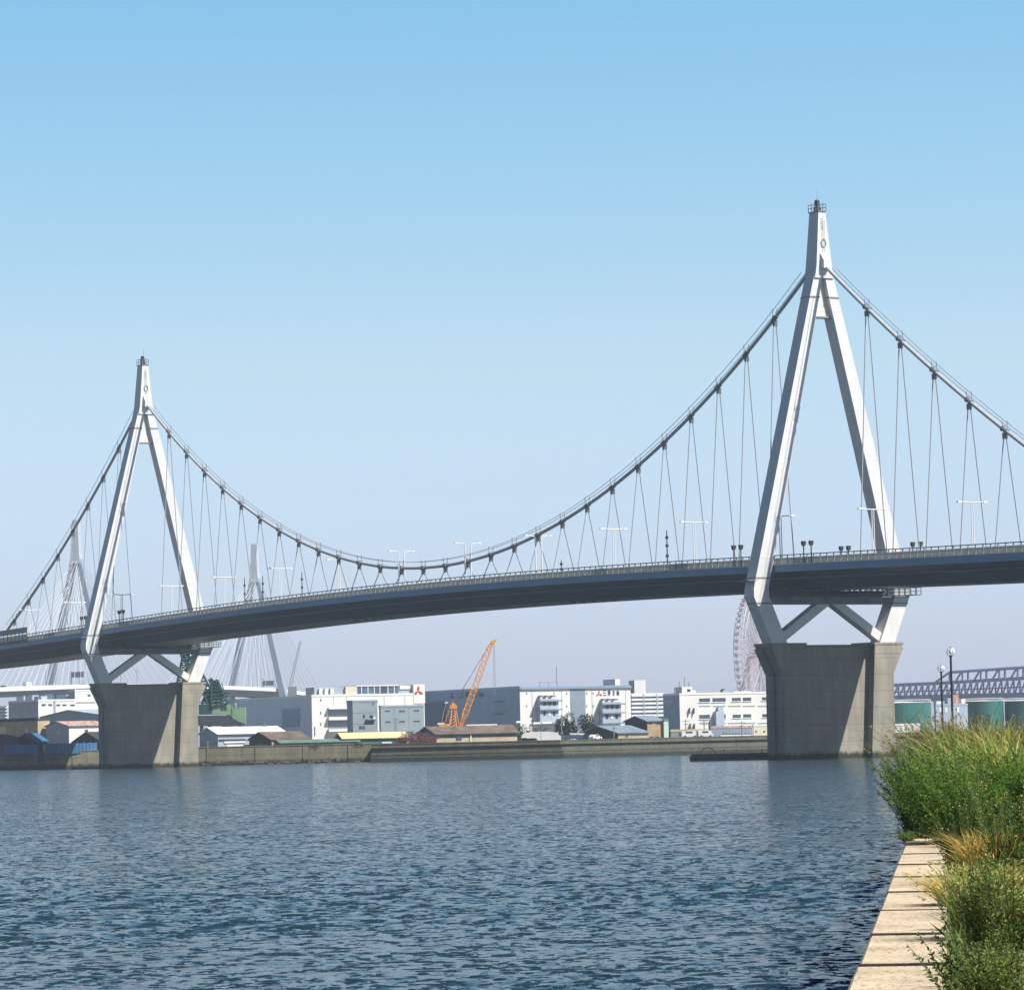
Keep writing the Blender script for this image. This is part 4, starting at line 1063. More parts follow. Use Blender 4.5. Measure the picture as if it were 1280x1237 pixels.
xa, zt = at(711, 916, 1070); xb, _ = at(735, 916, 1070); w = (xb - xa) / 2; h = zt - LAND_Z
c = empty('canopy', ((xa + xb) / 2, 1070, LAND_Z), 0, 'flat white canopy between the two dark trees, above the parked cars', 'canopy')
MB().add([(-w, -1.5, h), (w, -1.5, h - .1), (w, 1.5, h - .1), (-w, 1.5, h), (-w * .7, -1.5, h - .6), (w * .4, -1.5, h - .6), (w * .4, 1.5, h - .6), (-w * .7, 1.5, h - .6)], [(0, 1, 2, 3), (7, 6, 5, 4), (0, 4, 5, 1), (1, 5, 6, 2), (2, 6, 7, 3), (3, 7, 4, 0)]).build('canopy_top', M['white'], c)
for a in (-.6, .35): MB().tube((a * w, 0, -.3), (a * w, 0, h - .55), .07, .07, 5).build('leg', M['rail'], c)
# utility poles
for px, yt, yb, Y, lab in ((857, 899, 921, 1090, 'utility pole with a long wire arm, left one before the white office'), (880, 899.5, 919, 1090, 'utility pole in the middle before the white office windows'),
                        (927, 901, 919, 1075, 'utility pole before the long grey shed with the pinkish edge'), (767, 904, 925, 1040, 'utility pole beside the black gable of the blue roofed hall'),
                        (331, 903, 916, 1075, 'utility pole rising from the white shed roof'), (495, 897, 918, 1085, 'dark utility pole before the grey annex with slit windows'),
                        (701.5, 893, 924, 1035, 'tall utility pole beside the left dark tree'), (588, 905, 912, 1075, 'short pole right of the orange crane'), (259.5, 925, 936, 1030, 'small floodlight pole below the white roofed shed')):
    x, zt = at(px, yt, Y)
    u = empty('utility_pole', (x, Y, LAND_Z), .2, lab, 'utility pole', 'utility poles on the far shore')
    h = zt - LAND_Z
    MB().tube((0, 0, -.3), (0, 0, h), .17, .12, 8).build('pole', M['rail'], u)
    for k, w in enumerate((1.1, .8)): MB().box(-w, w, -.06, .06, h - .5 - k * .9, h - .38 - k * .9).build('crossarm', M['darksteel'], u)

# ------------------------------------------------------------------ cranes
def lattice(mb, p0, p1, w0, w1, n, up=Vector((0, 1, 0)), r=.09, rd=.05):
    p0, p1 = Vector(p0), Vector(p1); d = (p1 - p0).normalized(); a = up.normalized(); b = d.cross(a).normalized(); a = b.cross(d).normalized()
    def c(t, i):
        w = w0 + (w1 - w0) * t; s = ((-1, -1), (1, -1), (1, 1), (-1, 1))[i]
        return p0 + (p1 - p0) * t + a * (s[0] * w / 2) + b * (s[1] * w / 2)
    for i in range(4): mb.tube(c(0, i), c(1, i), r, r, 5)
    for k in range(n):
        for i in range(4):
            j = (i + 1) % 4
            mb.tube(c(k / n, i), c((k + 1) / n, j) if k % 2 else c((k + 1) / n, j), rd, rd, 4); mb.tube(c(k / n, i), c(k / n, j), rd, rd, 4)
    return mb
def P3(px, py, Y, dy=0.0, o=(0, 0, 0)):
    x, z = at(px, py, Y); return Vector((x - o[0], Y + dy - o[1], z - o[2]))
Y = 1066; o = (at(572, 910, Y)[0], Y, LAND_Z)
cr = empty('crawler_crane', o, 0, 'orange lattice boom crawler crane rising above the low brown shed', 'crane')
Q = lambda px, py, dy=0.0: P3(px, py, Y, dy, o)
mb = MB(); a, c_ = Q(549, 910.5), Q(563, 904.5); mb.box(a.x, c_.x, -1.5, 1.5, a.z, c_.z); mb.build('counterweight', M['orange'], cr)
a, c_ = Q(560, 911), Q(580, 907); MB().box(a.x, c_.x, -1.6, 1.6, a.z, c_.z).build('turntable', M['orange'], cr)
for s in (-1, 1): MB().box(-4.2, 2.4, *sorted((s * .9, s * 2.1)), -.2, 1.2).build('crawler_track', M['black'], cr)
a, c_ = Q(547, 905), Q(555, 903.5); MB().box(a.x, c_.x, -1.2, 1.2, c_.z - .4, c_.z + .1).build('engine_cover', M['white'], cr)
af = MB()
for s in (-1, 1):
    for xb in (562, 570.5): af.tube(Q(xb, 908, s * 1.0), Q(565.5 if xb < 565 else 567.5, 879, s * .5), .16, .13, 5)
    af.tube(Q(551.5, 905, s * .9), Q(557, 879, s * .6), .06, .06, 4); af.tube(Q(555, 905, s * .9), Q(563, 884, s * .6), .08, .08, 4)
    af.tube(Q(574, 906, s * .9), Q(569.5, 885, s * .5), .09, .09, 4)
for k in range(8):
    f = k / 8; af.tube(Q(562 + 3.5 * f, 908 - 29 * f, -1), Q(570.5 - 3 * (f + .12), 908 - 29 * (f + .12), 1), .08, .08, 4); af.tube(Q(570.5 - 3 * f, 908 - 29 * f, -1), Q(562 + 3.5 * (f + .12), 908 - 29 * (f + .12), 1), .08, .08, 4)
af.build('mast', M['orange'], cr)
a, c_ = Q(562.5, 885.5), Q(571, 881); MB().box(a.x, c_.x, -.9, .9, a.z, c_.z).build('sheave_block', M['orange'], cr)
a, c_ = Q(564, 881), Q(569.5, 877.5); MB().prism([(a.x, a.z), (c_.x, a.z), ((a.x + c_.x) / 2 + .2, c_.z), ((a.x + c_.x) / 2 - .4, c_.z)], lambda x, z: (x, -.5, z), lambda x, z: (x, .5, z)).build('mast_head', M['orange'], cr)
a, c_ = Q(556, 878.7), Q(560, 877); MB().box(a.x, c_.x, -.4, .4, a.z, c_.z).build('warning_light', M['white'], cr)
bm_ = MB(); lattice(bm_, Q(576, 908), Q(581, 893), .5, 1.5, 4, r=.12, rd=.08); lattice(bm_, Q(581, 893), Q(611, 811), 1.5, 1.35, 13, r=.13, rd=.07); lattice(bm_, Q(611, 811), Q(615.5, 802), 1.35, .6, 3, r=.12, rd=.08)
bm_.build('boom', M['orange'], cr)
MB().prism([(q.x, q.z) for q in (Q(612.5, 805), Q(616.5, 806), Q(621.5, 799), Q(614, 800.5))], lambda x, z: (x, -.5, z), lambda x, z: (x, .5, z)).build('boom_tip', M['orange'], cr)
rp_ = MB()
for s in (-.5, .5):
    rp_.tube(Q(567, 880, s), Q(613.5, 803, s), .07, .07, 4); rp_.tube(Q(567, 879, s * .3), Q(613, 804.5, s * .3), .05, .05, 4)
for x in (616.5, 618.2): rp_.tube(Q(x, 803), Q(x + 1.2, 872), .05, .05, 4)
rp_.build('wire_rope', M['clamp'], cr)

Y = 1092; o = (at(272, 905, Y)[0], Y, LAND_Z)
cr = empty('harbour_crane', o, 0, 'old dark green lattice harbour crane with a pale green cab, right of the far pier', 'crane')
Q = lambda px, py, dy=0.0: P3(px, py, Y, dy, o)
def bx(nm, m, x0, x1, y0, y1, d0=-2, d1=2):
    a, c_ = Q(x0, y1), Q(x1, y0); return MB().box(a.x, c_.x, d0, d1, a.z, c_.z).build(nm, m, cr)
cabn = bx('cab', M['crane_pale'], 266, 289.5, 880, 893.5); bx('machine_house', M['crane_green'], 249, 266, 880, 893)
for x0, x1 in ((277, 280), (281, 284)): 
    w = bx('window', M['glass'], x0, x1, 882.5, 887.5, -2.1, -1.9)
a = [Q(290.5, 883.5), Q(307, 884), Q(307, 904), Q(291, 899)]
MB().prism([(q.x, q.z) for q in a], lambda x, z: (x, -1.8, z), lambda x, z: (x, 1.8, z)).build('counterweight', M['crane_pale'], cr)
a = [Q(248, 894), Q(286, 894), Q(304, 904.5), Q(304, 907), Q(248, 907)]
MB().prism([(q.x, q.z) for q in a], lambda x, z: (x, -2.4, z), lambda x, z: (x, 2.4, z)).build('turntable', M['wall_dark'], cr)
pf = MB()
for x in (252, 262, 280, 300):
    for s in (-2, 2): pf.tube(Q(x, 906, s), Q(x, 935, s), .35, .35, 6)
pf.tube(Q(252, 920, -2), Q(300, 920, -2), .2, .2, 5); pf.tube(Q(252, 920, 2), Q(300, 920, 2), .2, .2, 5)
pf.build('portal_legs', M['crane_green'], cr)
tw_ = MB()
lattice(tw_, Q(275, 881), Q(268, 850), 4.6, 1.6, 7, r=0.29, rd=0.20)
lattice(tw_, Q(256, 881), Q(270, 851), 2.2, 1.2, 6, r=0.26, rd=0.18)
lattice(tw_, Q(279, 872), Q(262, 848), 1.2, .8, 6, r=0.24, rd=0.16)
lattice(tw_, Q(262, 868), Q(286, 868), 1.2, 1.0, 5, r=0.20, rd=0.14); tw_.tube(Q(285, 881), Q(277, 853), .2, .12, 5)
tw_.build('lattice_tower', M['crane_green'], cr)
bm_ = MB(); lattice(bm_, Q(264, 874), Q(233, 818), 2.4, 3.0, 11, r=0.27, rd=0.18); lattice(bm_, Q(233, 818), Q(222, 792), 3.0, 1.4, 5, r=0.26, rd=0.16); lattice(bm_, Q(225, 856), Q(236, 800), 2.0, 1.6, 9, r=0.22, rd=0.16)
bm_.build('boom', M['crane_green'], cr)
rl = MB()
for x in range(250, 302, 5): rl.tube(Q(x, 880 if x < 288 else 883.5, -2), Q(x, 876.5 if x < 288 else 880, -2), .08, .08, 4)
rl.tube(Q(250, 876.8, -2), Q(288, 876.8, -2), .07, .07, 4); rl.build('railing', M['crane_green'], cr)
Y = 1800; o = (at(364, 856, Y)[0], Y, LAND_Z)
cr = empty('distant_crane', o, 0, 'thin grey lattice crane far behind, leaning right beside the cable stayed bridge', 'crane')
lattice(MB(), P3(363, 857, Y, 0, o), P3(375.5, 801, Y, 0, o), 1.3, .7, 14, r=.085, rd=.045).build('boom', M['rail'], cr)
a = P3(360, 858, Y, 0, o); MB().box(a.x, a.x + 4, -2, 2, -1, a.z).build('base', M['rail'], cr)

# ------------------------------------------------------------------ floats at the piers
def pontoon(px0, px1, Yq, h, dep, label, posts=0):
    xa = at(px0, 950, Yq)[0]; xb = at(px1, 950, Yq)[0]
    t = empty('pontoon', (xa, Yq, 0), .02, label, 'pontoon')
    L = xb - xa
    MB().prism([(0, h * .15), (.9, -.5), (L - .5, -.5), (L, .1), (L, h), (.35, h), (0, h * .75)], lambda a, b_: (a, 0, b_), lambda a, b_: (a, dep, b_)).build('hull', M['black'], t)
    MB().box(.4, L - .1, .15, dep - .15, h + .004, h + .12).build('deck', mat('pontoon_deck', (.09, .085, .075), .9, .25, .8), t)
    n = max(3, int(L / 2.2))
    for k in range(n): MB().tube((.6 + k * (L - 1.2) / (n - 1), -.16, h * .45), (1.4 + k * (L - 1.2) / (n - 1), -.16, h * .45), .2, .2, 8).build('fender', M['tyre'], t)
    for k in range(posts):
        x = 1.5 + k * (L - 3) / max(1, posts - 1); MB().tube((x, dep * .5, h), (x, dep * .5, h + rnd.uniform(.5, 1.0)), .08, .08, 6).build('bollard', M['rail'], t)
    return t
t = pontoon(863.5, 1012, 724, 1.15, 4.0, 'long low dark pontoon moored at the foot of the near bridge pier', 9)
ar = MB(); ar.path([(2.0, 2, 1.2), (2.3, 2, 2.1), (3.4, 2, 2.5), (4.5, 2, 2.0), (5.2, 2, 1.2)], .08, 5); ar.build('mooring_hoop', M['rail'], t)
tag(rocks('debris', [(990, 0), (1003, 0)], 1, .1, M['rock'], 'x') , None) if False else None
pontoon(263, 318, 1000, .6, 3.0, 'flat dark float on the water right of the far bridge pier')
pontoon(88, 139, 962.5, .45, 2.5, 'thin dark float at the left foot of the far bridge pier')
# weeds growing on the pier ledge
LEAF['pierweed'] = foliage_mat('pier_weed', [(.05, .055, .04), (.10, .10, .07), (.16, .15, .12)])
cx, cy = at(991, 944, 713); n = 420
p = np.stack([rng.normal(cx, 1.2, n), rng.normal(712.0, .3, n), np.abs(rng.normal(.5, .6, n))], 1)
v, q = leaf_quads(p, rng.normal(size=(n, 3)) + np.array([0, 0, .8]), .5, .12)
tag(np_mesh('pier_weeds', v, q, LEAF['pierweed']), 'grey green weeds growing at the foot of the near pier', 'weeds', kind='stuff')

# ------------------------------------------------------------------ deck furniture on the suspension bridge
def BW(v, u, z): return (RX + v * T_AX[0] + u * A_AX[0], RY + v * T_AX[1] + u * A_AX[1], z)
def t_lamp():
    t = empty('street_lamp', (0, 0, 0), TH)
    p = MB()
    for s in (-.22, .22): p.tube((s, 0, -1), (s, 0, 9.9), .12, .085, 6)
    p.build('pole', M['lamp'], t)
    MB().path([(-2.9, 0, 10.1), (-.3, 0, 9.95), (.3, 0, 9.95), (2.9, 0, 10.1)], .11, 6).build('arm', M['lamp'], t)
    for s in (-1, 1): MB().box(*sorted((s * 2.4, s * 3.25)), -.2, .2, 9.92, 10.22).build('lamp_head', M['white'], t)
    return t
def g_lamp():
    t = empty('street_lamp', (0, 0, 0), TH)
    MB().path([(0, 0, -1), (0, 0, 9.5), (-.25, 0, 9.95), (-2.2, 0, 10.15)], [.15, .13, .12, .1], 6).build('pole', M['lamp'], t)
    MB().box(-2.6, -1.8, -.2, .2, 10.0, 10.28).build('lamp_head', M['white'], t)
    return t
LB = {-45: 'double armed white deck lamp at the far right of the picture, near tower side span', -15: 'double armed white deck lamp just right of the near tower, before its far leg', 15: 'double armed white deck lamp seen between the legs of the near tower',
      45: 'double armed white deck lamp on the main span, first left of the near tower', 75: 'double armed white deck lamp on the main span, second left of the near tower', 195: 'double armed white deck lamp half hidden behind the low cable, left of the paired lamps',
      225: 'double armed white deck lamp just right of the distant tower with stay cables', 255: 'double armed white deck lamp just left of the distant tower with stay cables', 285: 'double armed white deck lamp beside the right leg of the far tower',
      315: 'double armed white deck lamp between the legs of the far tower', 345: 'double armed white deck lamp left of the far tower, second from the left', 375: 'double armed white deck lamp nearest the left edge of the picture'}
proto = None
for u, lab in LB.items():
    l_ = t_lamp() if proto is None else copy_tree(proto)
    proto = proto or l_
    l_.location = BW(0, u, deck(u)); tag(l_, lab, 'street lamp', 'white lamps along the bridge deck')
pg = None
for u, nm in ((105, 'right one of three pairs where the cable dips'), (135, 'middle one of three pairs where the cable dips'), (165, 'left one of three pairs where the cable dips')):
    for s in (-1, 1):
        l_ = g_lamp() if pg is None else copy_tree(pg)
        pg = pg or l_
        l_.location = BW(s * .75, u, deck(u)); l_.rotation_euler = (0, 0, TH + (0 if s < 0 else math.pi))
        tag(l_, 'single arm deck lamp pointing %s, %s' % ('left' if s < 0 else 'right', nm), 'street lamp', 'single arm lamps where the cable dips')
def flood():
    t = empty('floodlight', (0, 0, 0), TH)
    MB().tube((0, 0, -.2), (0, 0, 3.6), .13, .11, 6).build('post', M['black'], t)
    MB().prism([(-.2, 3.3), (.2, 3.3), (.38, 3.8), (.36, 4.2), (-.36, 4.2), (-.38, 3.8)], lambda a, b_: (a, -.3, b_), lambda a, b_: (a, .3, b_)).build('lamp_head', M['black'], t)
    return t
pf_ = None
for u0, tn in ((0, 'near'), (300, 'far')):
    for v, ln in ((-12.4, 'left'), (12.4, 'right')):
        for du, sd in ((11.5, 'left'), (-11.5, 'right')):
            for k in (0, 1):
                l_ = flood() if pf_ is None else copy_tree(pf_)
                pf_ = pf_ or l_
                u = u0 + du + (1.2 if k == 0 else -1.2)
                l_.location = BW(v, u, deck(u))
                tag(l_, 'dark post floodlight, %s of the pair %s of the %s leg of the %s tower' % ('left' if k == 0 else 'right', sd, ln, tn), 'floodlight', 'dark floodlights beside the tower legs')
for px, yt, u, v, lab in ((834, 663, 56, -11, 'tall thin dark signal mast on the deck, left of the near tower'), (305.8, 722, 0, 11, 'thin dark mast on the deck left of the far cable stayed tower'),
                       (329, 720, 0, 11, 'thin dark mast on the deck right of the far cable stayed tower'), (377.5, 715, 0, 11, 'thin dark mast on the deck with no lamp arms, between two deck lamps'), (704, 700, 88, 11, 'short dark mast on the deck right of the paired lamps')):
    # place along the deck where the photo column falls
    best = min(range(-60, 360), key=lambda uu: abs(at(px, 750, BW(v, uu, 0)[1])[0] - BW(v, uu, 0)[0]))
    X, Yp, _ = BW(v, best, 0); zt = at(px, yt, Yp)[1]; zb = deck(best)
    m_ = empty('signal_mast', (X, Yp, zb), TH, lab, 'mast')
    h = max(2.0, zt - zb)
    MB().tube((0, 0, -.2), (0, 0, h), .15, .10, 6).build('pole', M['black'], m_)
    if h > 5:
        for f in (.35, .6, .8): MB().box(-.22, .22, -.22, .22, h * f, h * f + .5).build('signal_box', M['black'], m_)
# road sign on the median? (none seen)

# ------------------------------------------------------------------ far cable-stayed bridge
X1, ZT = at(95, 650, 2431); X2, ZT2 = at(318, 680, 2763)
d2 = Vector((X2 - X1, 2763 - 2431)); SPAN = d2.length; th2 = math.atan2(-d2.x, d2.y)
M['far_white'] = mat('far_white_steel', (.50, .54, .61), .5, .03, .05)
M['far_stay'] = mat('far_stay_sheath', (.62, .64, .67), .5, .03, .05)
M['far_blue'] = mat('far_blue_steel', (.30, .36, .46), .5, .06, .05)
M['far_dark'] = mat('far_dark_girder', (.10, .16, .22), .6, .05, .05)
csb = empty('cable_stayed_bridge', (X1, 2431, 0), th2, 'distant white cable stayed bridge with two tall A shaped towers behind the far tower', 'bridge')
def dz2(u): return 46.6 + 1.6 * math.cos((u - SPAN / 2) / SPAN * 2.2) - 0.9 - max(0, -u) * .012 - max(0, u - SPAN) * .03
us2 = list(range(-190, 520, 10))
def sweep2(sec, name, m):
    mb = MB(); n = len(sec); vs = []; fs = []
    for u in us2: vs += [(v, u, dz2(u) + w) for v, w in sec]
    for k in range(len(us2) - 1):
        for i in range(n): fs.append((k * n + i, k * n + (i + 1) % n, (k + 1) * n + (i + 1) % n, (k + 1) * n + i))
    fs += [tuple(range(n)), tuple((len(us2) - 1) * n + i for i in range(n))]
    return mb.add(vs, fs).build(name, m, csb)
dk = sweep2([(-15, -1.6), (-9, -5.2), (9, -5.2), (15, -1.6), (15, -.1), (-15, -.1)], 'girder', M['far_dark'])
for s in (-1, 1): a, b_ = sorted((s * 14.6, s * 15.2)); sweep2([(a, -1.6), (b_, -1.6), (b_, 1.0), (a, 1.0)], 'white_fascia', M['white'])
sweep2([(-14.5, -.1), (14.5, -.1), (14.5, .05), (-14.5, .05)], 'road_surface', M['asphalt'])
for u0, zt in ((0, ZT), (SPAN, ZT2)):
    zn = 127.0
    tw_ = MB(); vs = []; fs = []
    for z, v, u in ((zn - 3, 3.6, 3.0), (zn + 4, 2.6, 2.6), (zt, 1.9, 2.2)): vs += [(-v, u0 - u, z), (v, u0 - u, z), (v, u0 + u, z), (-v, u0 + u, z)]
    fs = [(0, 3, 2, 1), (8, 9, 10, 11)] + [(k * 4 + i, k * 4 + (i + 1) % 4, (k + 1) * 4 + (i + 1) % 4, (k + 1) * 4 + i) for k in range(2) for i in range(4)]
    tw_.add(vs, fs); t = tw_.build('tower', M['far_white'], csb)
    for s in (-1, 1):
        vs = []
        for z, vo, vi, u in ((3, 24, 19, 2.8), (42, 22.5, 17.8, 2.6), (zn, 3.4, .4, 2.3)):
            vs += [(s * vo, u0 - u, z), (s * vi, u0 - u, z), (s * vi, u0 + u, z), (s * vo, u0 + u, z)]
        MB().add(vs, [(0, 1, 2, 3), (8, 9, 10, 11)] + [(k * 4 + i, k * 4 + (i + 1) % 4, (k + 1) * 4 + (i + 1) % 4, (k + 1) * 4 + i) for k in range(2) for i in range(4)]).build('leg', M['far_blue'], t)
    MB().box(-19, 19, u0 - 2, u0 + 2, 37.5, 40.2).build('cross_beam', M['far_blue'], t)
    MB().box(-3.2, -2.3, u0 - 1.2, u0 + 1.2, 134, 137).build('platform', M['far_blue'], t)
    out = -1 if u0 == 0 else 1
    for s in (-1, 1):
        for k in range(9):
            za = 106 + k * 2.6
            vv = max(.6, (zn - za) * .20 + .8)
            for dirn, step in ((out, 11.0), (-out, 16.5)):
                uu = u0 + dirn * (20 + step * k)
                MB().tube((s * vv, u0 + dirn * 1.5, za), (s * 13.8, uu, dz2(uu) + .4), .15, .15, 5).build('stay_cable', M['far_stay'], csb)
def CW(v, u, z):
    c_, s_ = math.cos(th2), math.sin(th2); return (X1 + v * c_ - u * s_, 2431 + v * s_ + u * c_, z)
for u, v, col, lab, tr in ((-100, -9, M['car_dark'], 'dark car on the far cable stayed bridge at the left edge', 0), (-62, -9, M['white'], 'white truck on the far cable stayed bridge, left part', 1), (30, -9, M['car_dark'], 'dark car on the far bridge just left of the far pier top', 0),
                        (205, -10, mat('truck_red', (.6, .12, .1), .5, .05, 1), 'red truck on the far bridge right of the far pier', 1), (268, -10, M['car_dark'], 'dark van on the far cable stayed bridge among the right stays', 1), (285, -10, M['white'], 'white car on the far bridge left of its right leg', 0)):
    x, y, z = CW(v, u, dz2(u) + .1)
    L, Hh = (9, 3.4) if tr else (4.4, 1.6)
    bm_ = MB().prism([(-L / 2, .4), (L / 2, .4), (L / 2, Hh * (.75 if tr else .6)), (L * .35, Hh), (-L / 2, Hh)], lambda a, b_: (-1.1, a, b_), lambda a, b_: (1.1, a, b_))
    for q_ in (-.33, .33):
        for s in (-1, 1): bm_.tube((s * .9, q_ * L, .45), (s * 1.15, q_ * L, .45), .45, .45, 8)
    o_ = bm_.build('truck' if tr else 'distant_car', col); o_.location = (x, y, z); o_.rotation_euler = (0, 0, th2)
    tag(o_, lab, 'truck' if tr else 'car', 'vehicles on the far cable stayed bridge')
for u, lab in ((18, 'dark rear side of a road sign gantry on the far bridge, beside the far pier'), (392, 'dark road sign panel on the far bridge near the warehouse roof')):
    x, y, z = CW(-12, u, dz2(u))
    g = empty('road_sign', (x, y, z), th2, lab, 'road sign')
    MB().tube((0, 0, -.5), (0, 0, 9.2), .3, .25, 6).build('pole', M['far_dark'], g); MB().box(.2, 8.5, -.25, .25, 5.6, 9.2).build('sign_panel', M['far_dark'], g)
for u in (-140, -20, 70, 110, 140, 230, 330, 400, 425):
    x, y, z = CW(-14, u, dz2(u)); t = empty('distant_lamp_post', (x, y, z), th2, 'thin lamp post on the far cable stayed bridge deck, one of a spaced row', 'lamp post', 'lamp posts on the far bridge')
    MB().tube((0, 0, -.5), (0, 0, 11), .16, .12, 5).build('pole', M['far_dark'], t); MB().box(-1.4, .3, -.15, .15, 10.9, 11.2).build('lamp_head', M['far_dark'], t)

# ------------------------------------------------------------------ ferris wheel
HX, HZ = at(947, 819, 2870); RAD = 80.5 * 2870 / F
ray = math.atan2(HX, 2870); psi = ray + R(17.5)         # wheel plane, 20 degrees off the line of sight
fw = empty('ferris_wheel', (HX, 2870, 0), math.pi / 2 - psi, 'huge white ferris wheel seen nearly edge on behind the near pier', 'ferris wheel')
M['fw_white'] = mat('wheel_white', (.56, .47, .51), .5, .04, .1); M['fw_pink'] = mat('wheel_pink', (.62, .30, .38), .5, .05, .1)
NS = 60
def wp(r, k, y): a = 2 * math.pi * k / NS; return (r * math.cos(a), y, HZ + r * math.sin(a))
rim = MB()
for y in (-3.2, 3.2):
    for k in range(NS):
        for r in (RAD, RAD - 6.5): rim.tube(wp(r, k, y), wp(r, k + 1, y), .28, .28, 4, False)
        rim.tube(wp(RAD, k, y), wp(RAD - 6.5, k + 1, y), .13, .13, 4, False); rim.tube(wp(RAD, k, y), wp(RAD - 6.5, k, y), .13, .13, 4, False)
for k in range(NS):
    for r in (RAD, RAD - 6.5): rim.tube(wp(r, k, -3.2), wp(r, k, 3.2), .13, .13, 4, False)
    rim.tube(wp(RAD, k, -3.2), wp(RAD, k + 1, 3.2), .12, .12, 4, False)
rim.build('rim', M['fw_white'], fw)
for k in range(NS):
    if k % 2 == 0: MB().tube(wp(2, k, -5.5 if k % 4 else 5.5), wp(RAD - 6.5, k, -3.2 if k % 4 else 3.2), .16, .16, 4).build('spoke', M['fw_white'], fw)
    else:
        s_ = MB(); lattice(s_, wp(2, k, 0), wp(RAD - 6.5, k, 0), 2.0, 5.0, 7, up=Vector((0, 1, 0)), r=.09, rd=.06); s_.build('spoke', M['fw_white'], fw)
MB().tube((0, -8, HZ), (0, 8, HZ), 2.2, 2.2, 14).build('hub', M['fw_white'], fw)
gp = None
for k in range(NS):
    x, y, z = wp(RAD + 2.0, k, 0)
    top = math.sin(2 * math.pi * k / NS) > .72
    g = MB(); g.prism([(-1.1, -1.0), (1.1, -1.0), (1.35, .2), (1.0, 1.3), (-1.0, 1.3), (-1.35, .2)], lambda a, b_: (a + x, -1.3, b_ + z - .6), lambda a, b_: (a + x, 1.3, b_ + z - .6))
    go = g.build('gondola', M['fw_pink'] if top else M['fw_white'], fw)
    MB().box(x - 1.2, x + 1.2, -1.36, 1.36, z - .4, z + .5).build('window', M['glassblue'], go)
for s in (-1, 1):
    for dx in (-20, 20): MB().tube((dx, s * 15, 0), (0, s * 7, HZ), 1.5, 1.1, 8).build('support_leg', M['far_blue'], fw)
    MB().tube((-11, s * 11.5, HZ * .45), (11, s * 11.5, HZ * .45), .7, .7, 6).build('support_brace', M['far_blue'], fw)

# ------------------------------------------------------------------ far red truss bridge, tinted purple for haze
M['truss'] = mat('haze_purple_steel', (.10, .10, .30), .6, .08, .05)  # red steel, its colour shifted to purple to carry the distance haze
YT = 3250; tb0 = at(1085, 860, YT)[0]
tb = empty('truss_bridge', (tb0, YT, 0), 0, 'distant haze tinted purple double deck truss bridge at the right edge behind the tanks', 'bridge')
def tp(px, py, dep=0.0):
    Yq = YT - (px - 1100) * .9 + dep; x, z = at(px, py, Yq); return Vector((x - tb0, Yq - YT, z))
def interp(pts, x):
    for (a, ya), (b_, yb) in zip(pts, pts[1:]):
        if x <= b_: return ya + (yb - ya) * (x - a) / (b_ - a)
    return pts[-1][1]
top = [(1085, 857.5), (1167, 854), (1340, 844)]; low = [(1085, 874), (1340, 868)]; upc = [(1187, 840), (1340, 830)]
xs = [1085 + 7.6 * k for k in range(34)]
for nm, ln, w, h in (('upper_deck', top, 20, 2.6), ('lower_deck', low, 20, 5.5)):
    mb = MB(); vs = []; fs = []
    for x in xs:
        c_ = tp(x, interp(ln, x)); vs += [(c_.x, c_.y - 11, c_.z - h / 2), (c_.x, c_.y + 11, c_.z - h / 2), (c_.x, c_.y + 11, c_.z + h / 2), (c_.x, c_.y - 11, c_.z + h / 2)]
    for k in range(len(xs) - 1):
        for i in range(4): fs.append((k * 4 + i, k * 4 + (i + 1) % 4, (k + 1) * 4 + (i + 1) % 4, (k + 1) * 4 + i))
    mb.add(vs, fs + [(0, 1, 2, 3), tuple(len(vs) - 4 + i for i in range(4))]).build(nm, M['truss'], tb)
for dep, nm in ((-11, 'near_truss'), (11, 'far_truss')):
    mb = MB()
    for k in range(len(xs) - 1):
        xa, xb = xs[k], xs[k + 1]
        A0, A1, B0, B1 = tp(xa, interp(low, xa), dep), tp(xb, interp(low, xb), dep), tp(xa, interp(top, xa), dep), tp(xb, interp(top, xb), dep)
        mb.tube(A0, B1, .75, .75, 4); mb.tube(A0, B0, .7, .7, 4)
        m0 = (A0 + B0) / 2; m1 = (A1 + B1) / 2; mb.tube(m0, m1, .55, .55, 4)
    x = 1187.0; ux = []
    while x < 1335: ux.append(x); x += 23
    mb.tube(tp(1167, interp(top, 1167), dep), tp(1187, 840, dep), 1.1, 1.1, 4)
    for k, x in enumerate(ux):
        U = tp(x, interp(upc, x), dep); mb.tube(U, tp(x, interp(top, x), dep), .9, .9, 4)
        if k < len(ux) - 1:
            x2 = ux[k + 1]; mb.tube(U, tp(x2, interp(upc, x2), dep), 1.2, 1.2, 4)
            mb.tube(tp(x + 7, interp(top, x + 7), dep), tp(x + 15, interp(upc, x + 15), dep), .9, .9, 4); mb.tube(tp(x + 16, interp(upc, x + 16), dep), tp(x + 16, interp(top, x + 16), dep), .8, .8, 4)
    mb.build(nm, M['truss'], tb)
xb_ = 1187 + 23 * 2
for x in (1125, 1187, 1290):
    p_ = tp(x, interp(low, x)); MB().box(p_.x - 3, p_.x + 3, p_.y - 12, p_.y + 12, 0, p_.z - 1.7).build('bridge_pier', M['far_blue'], tb)

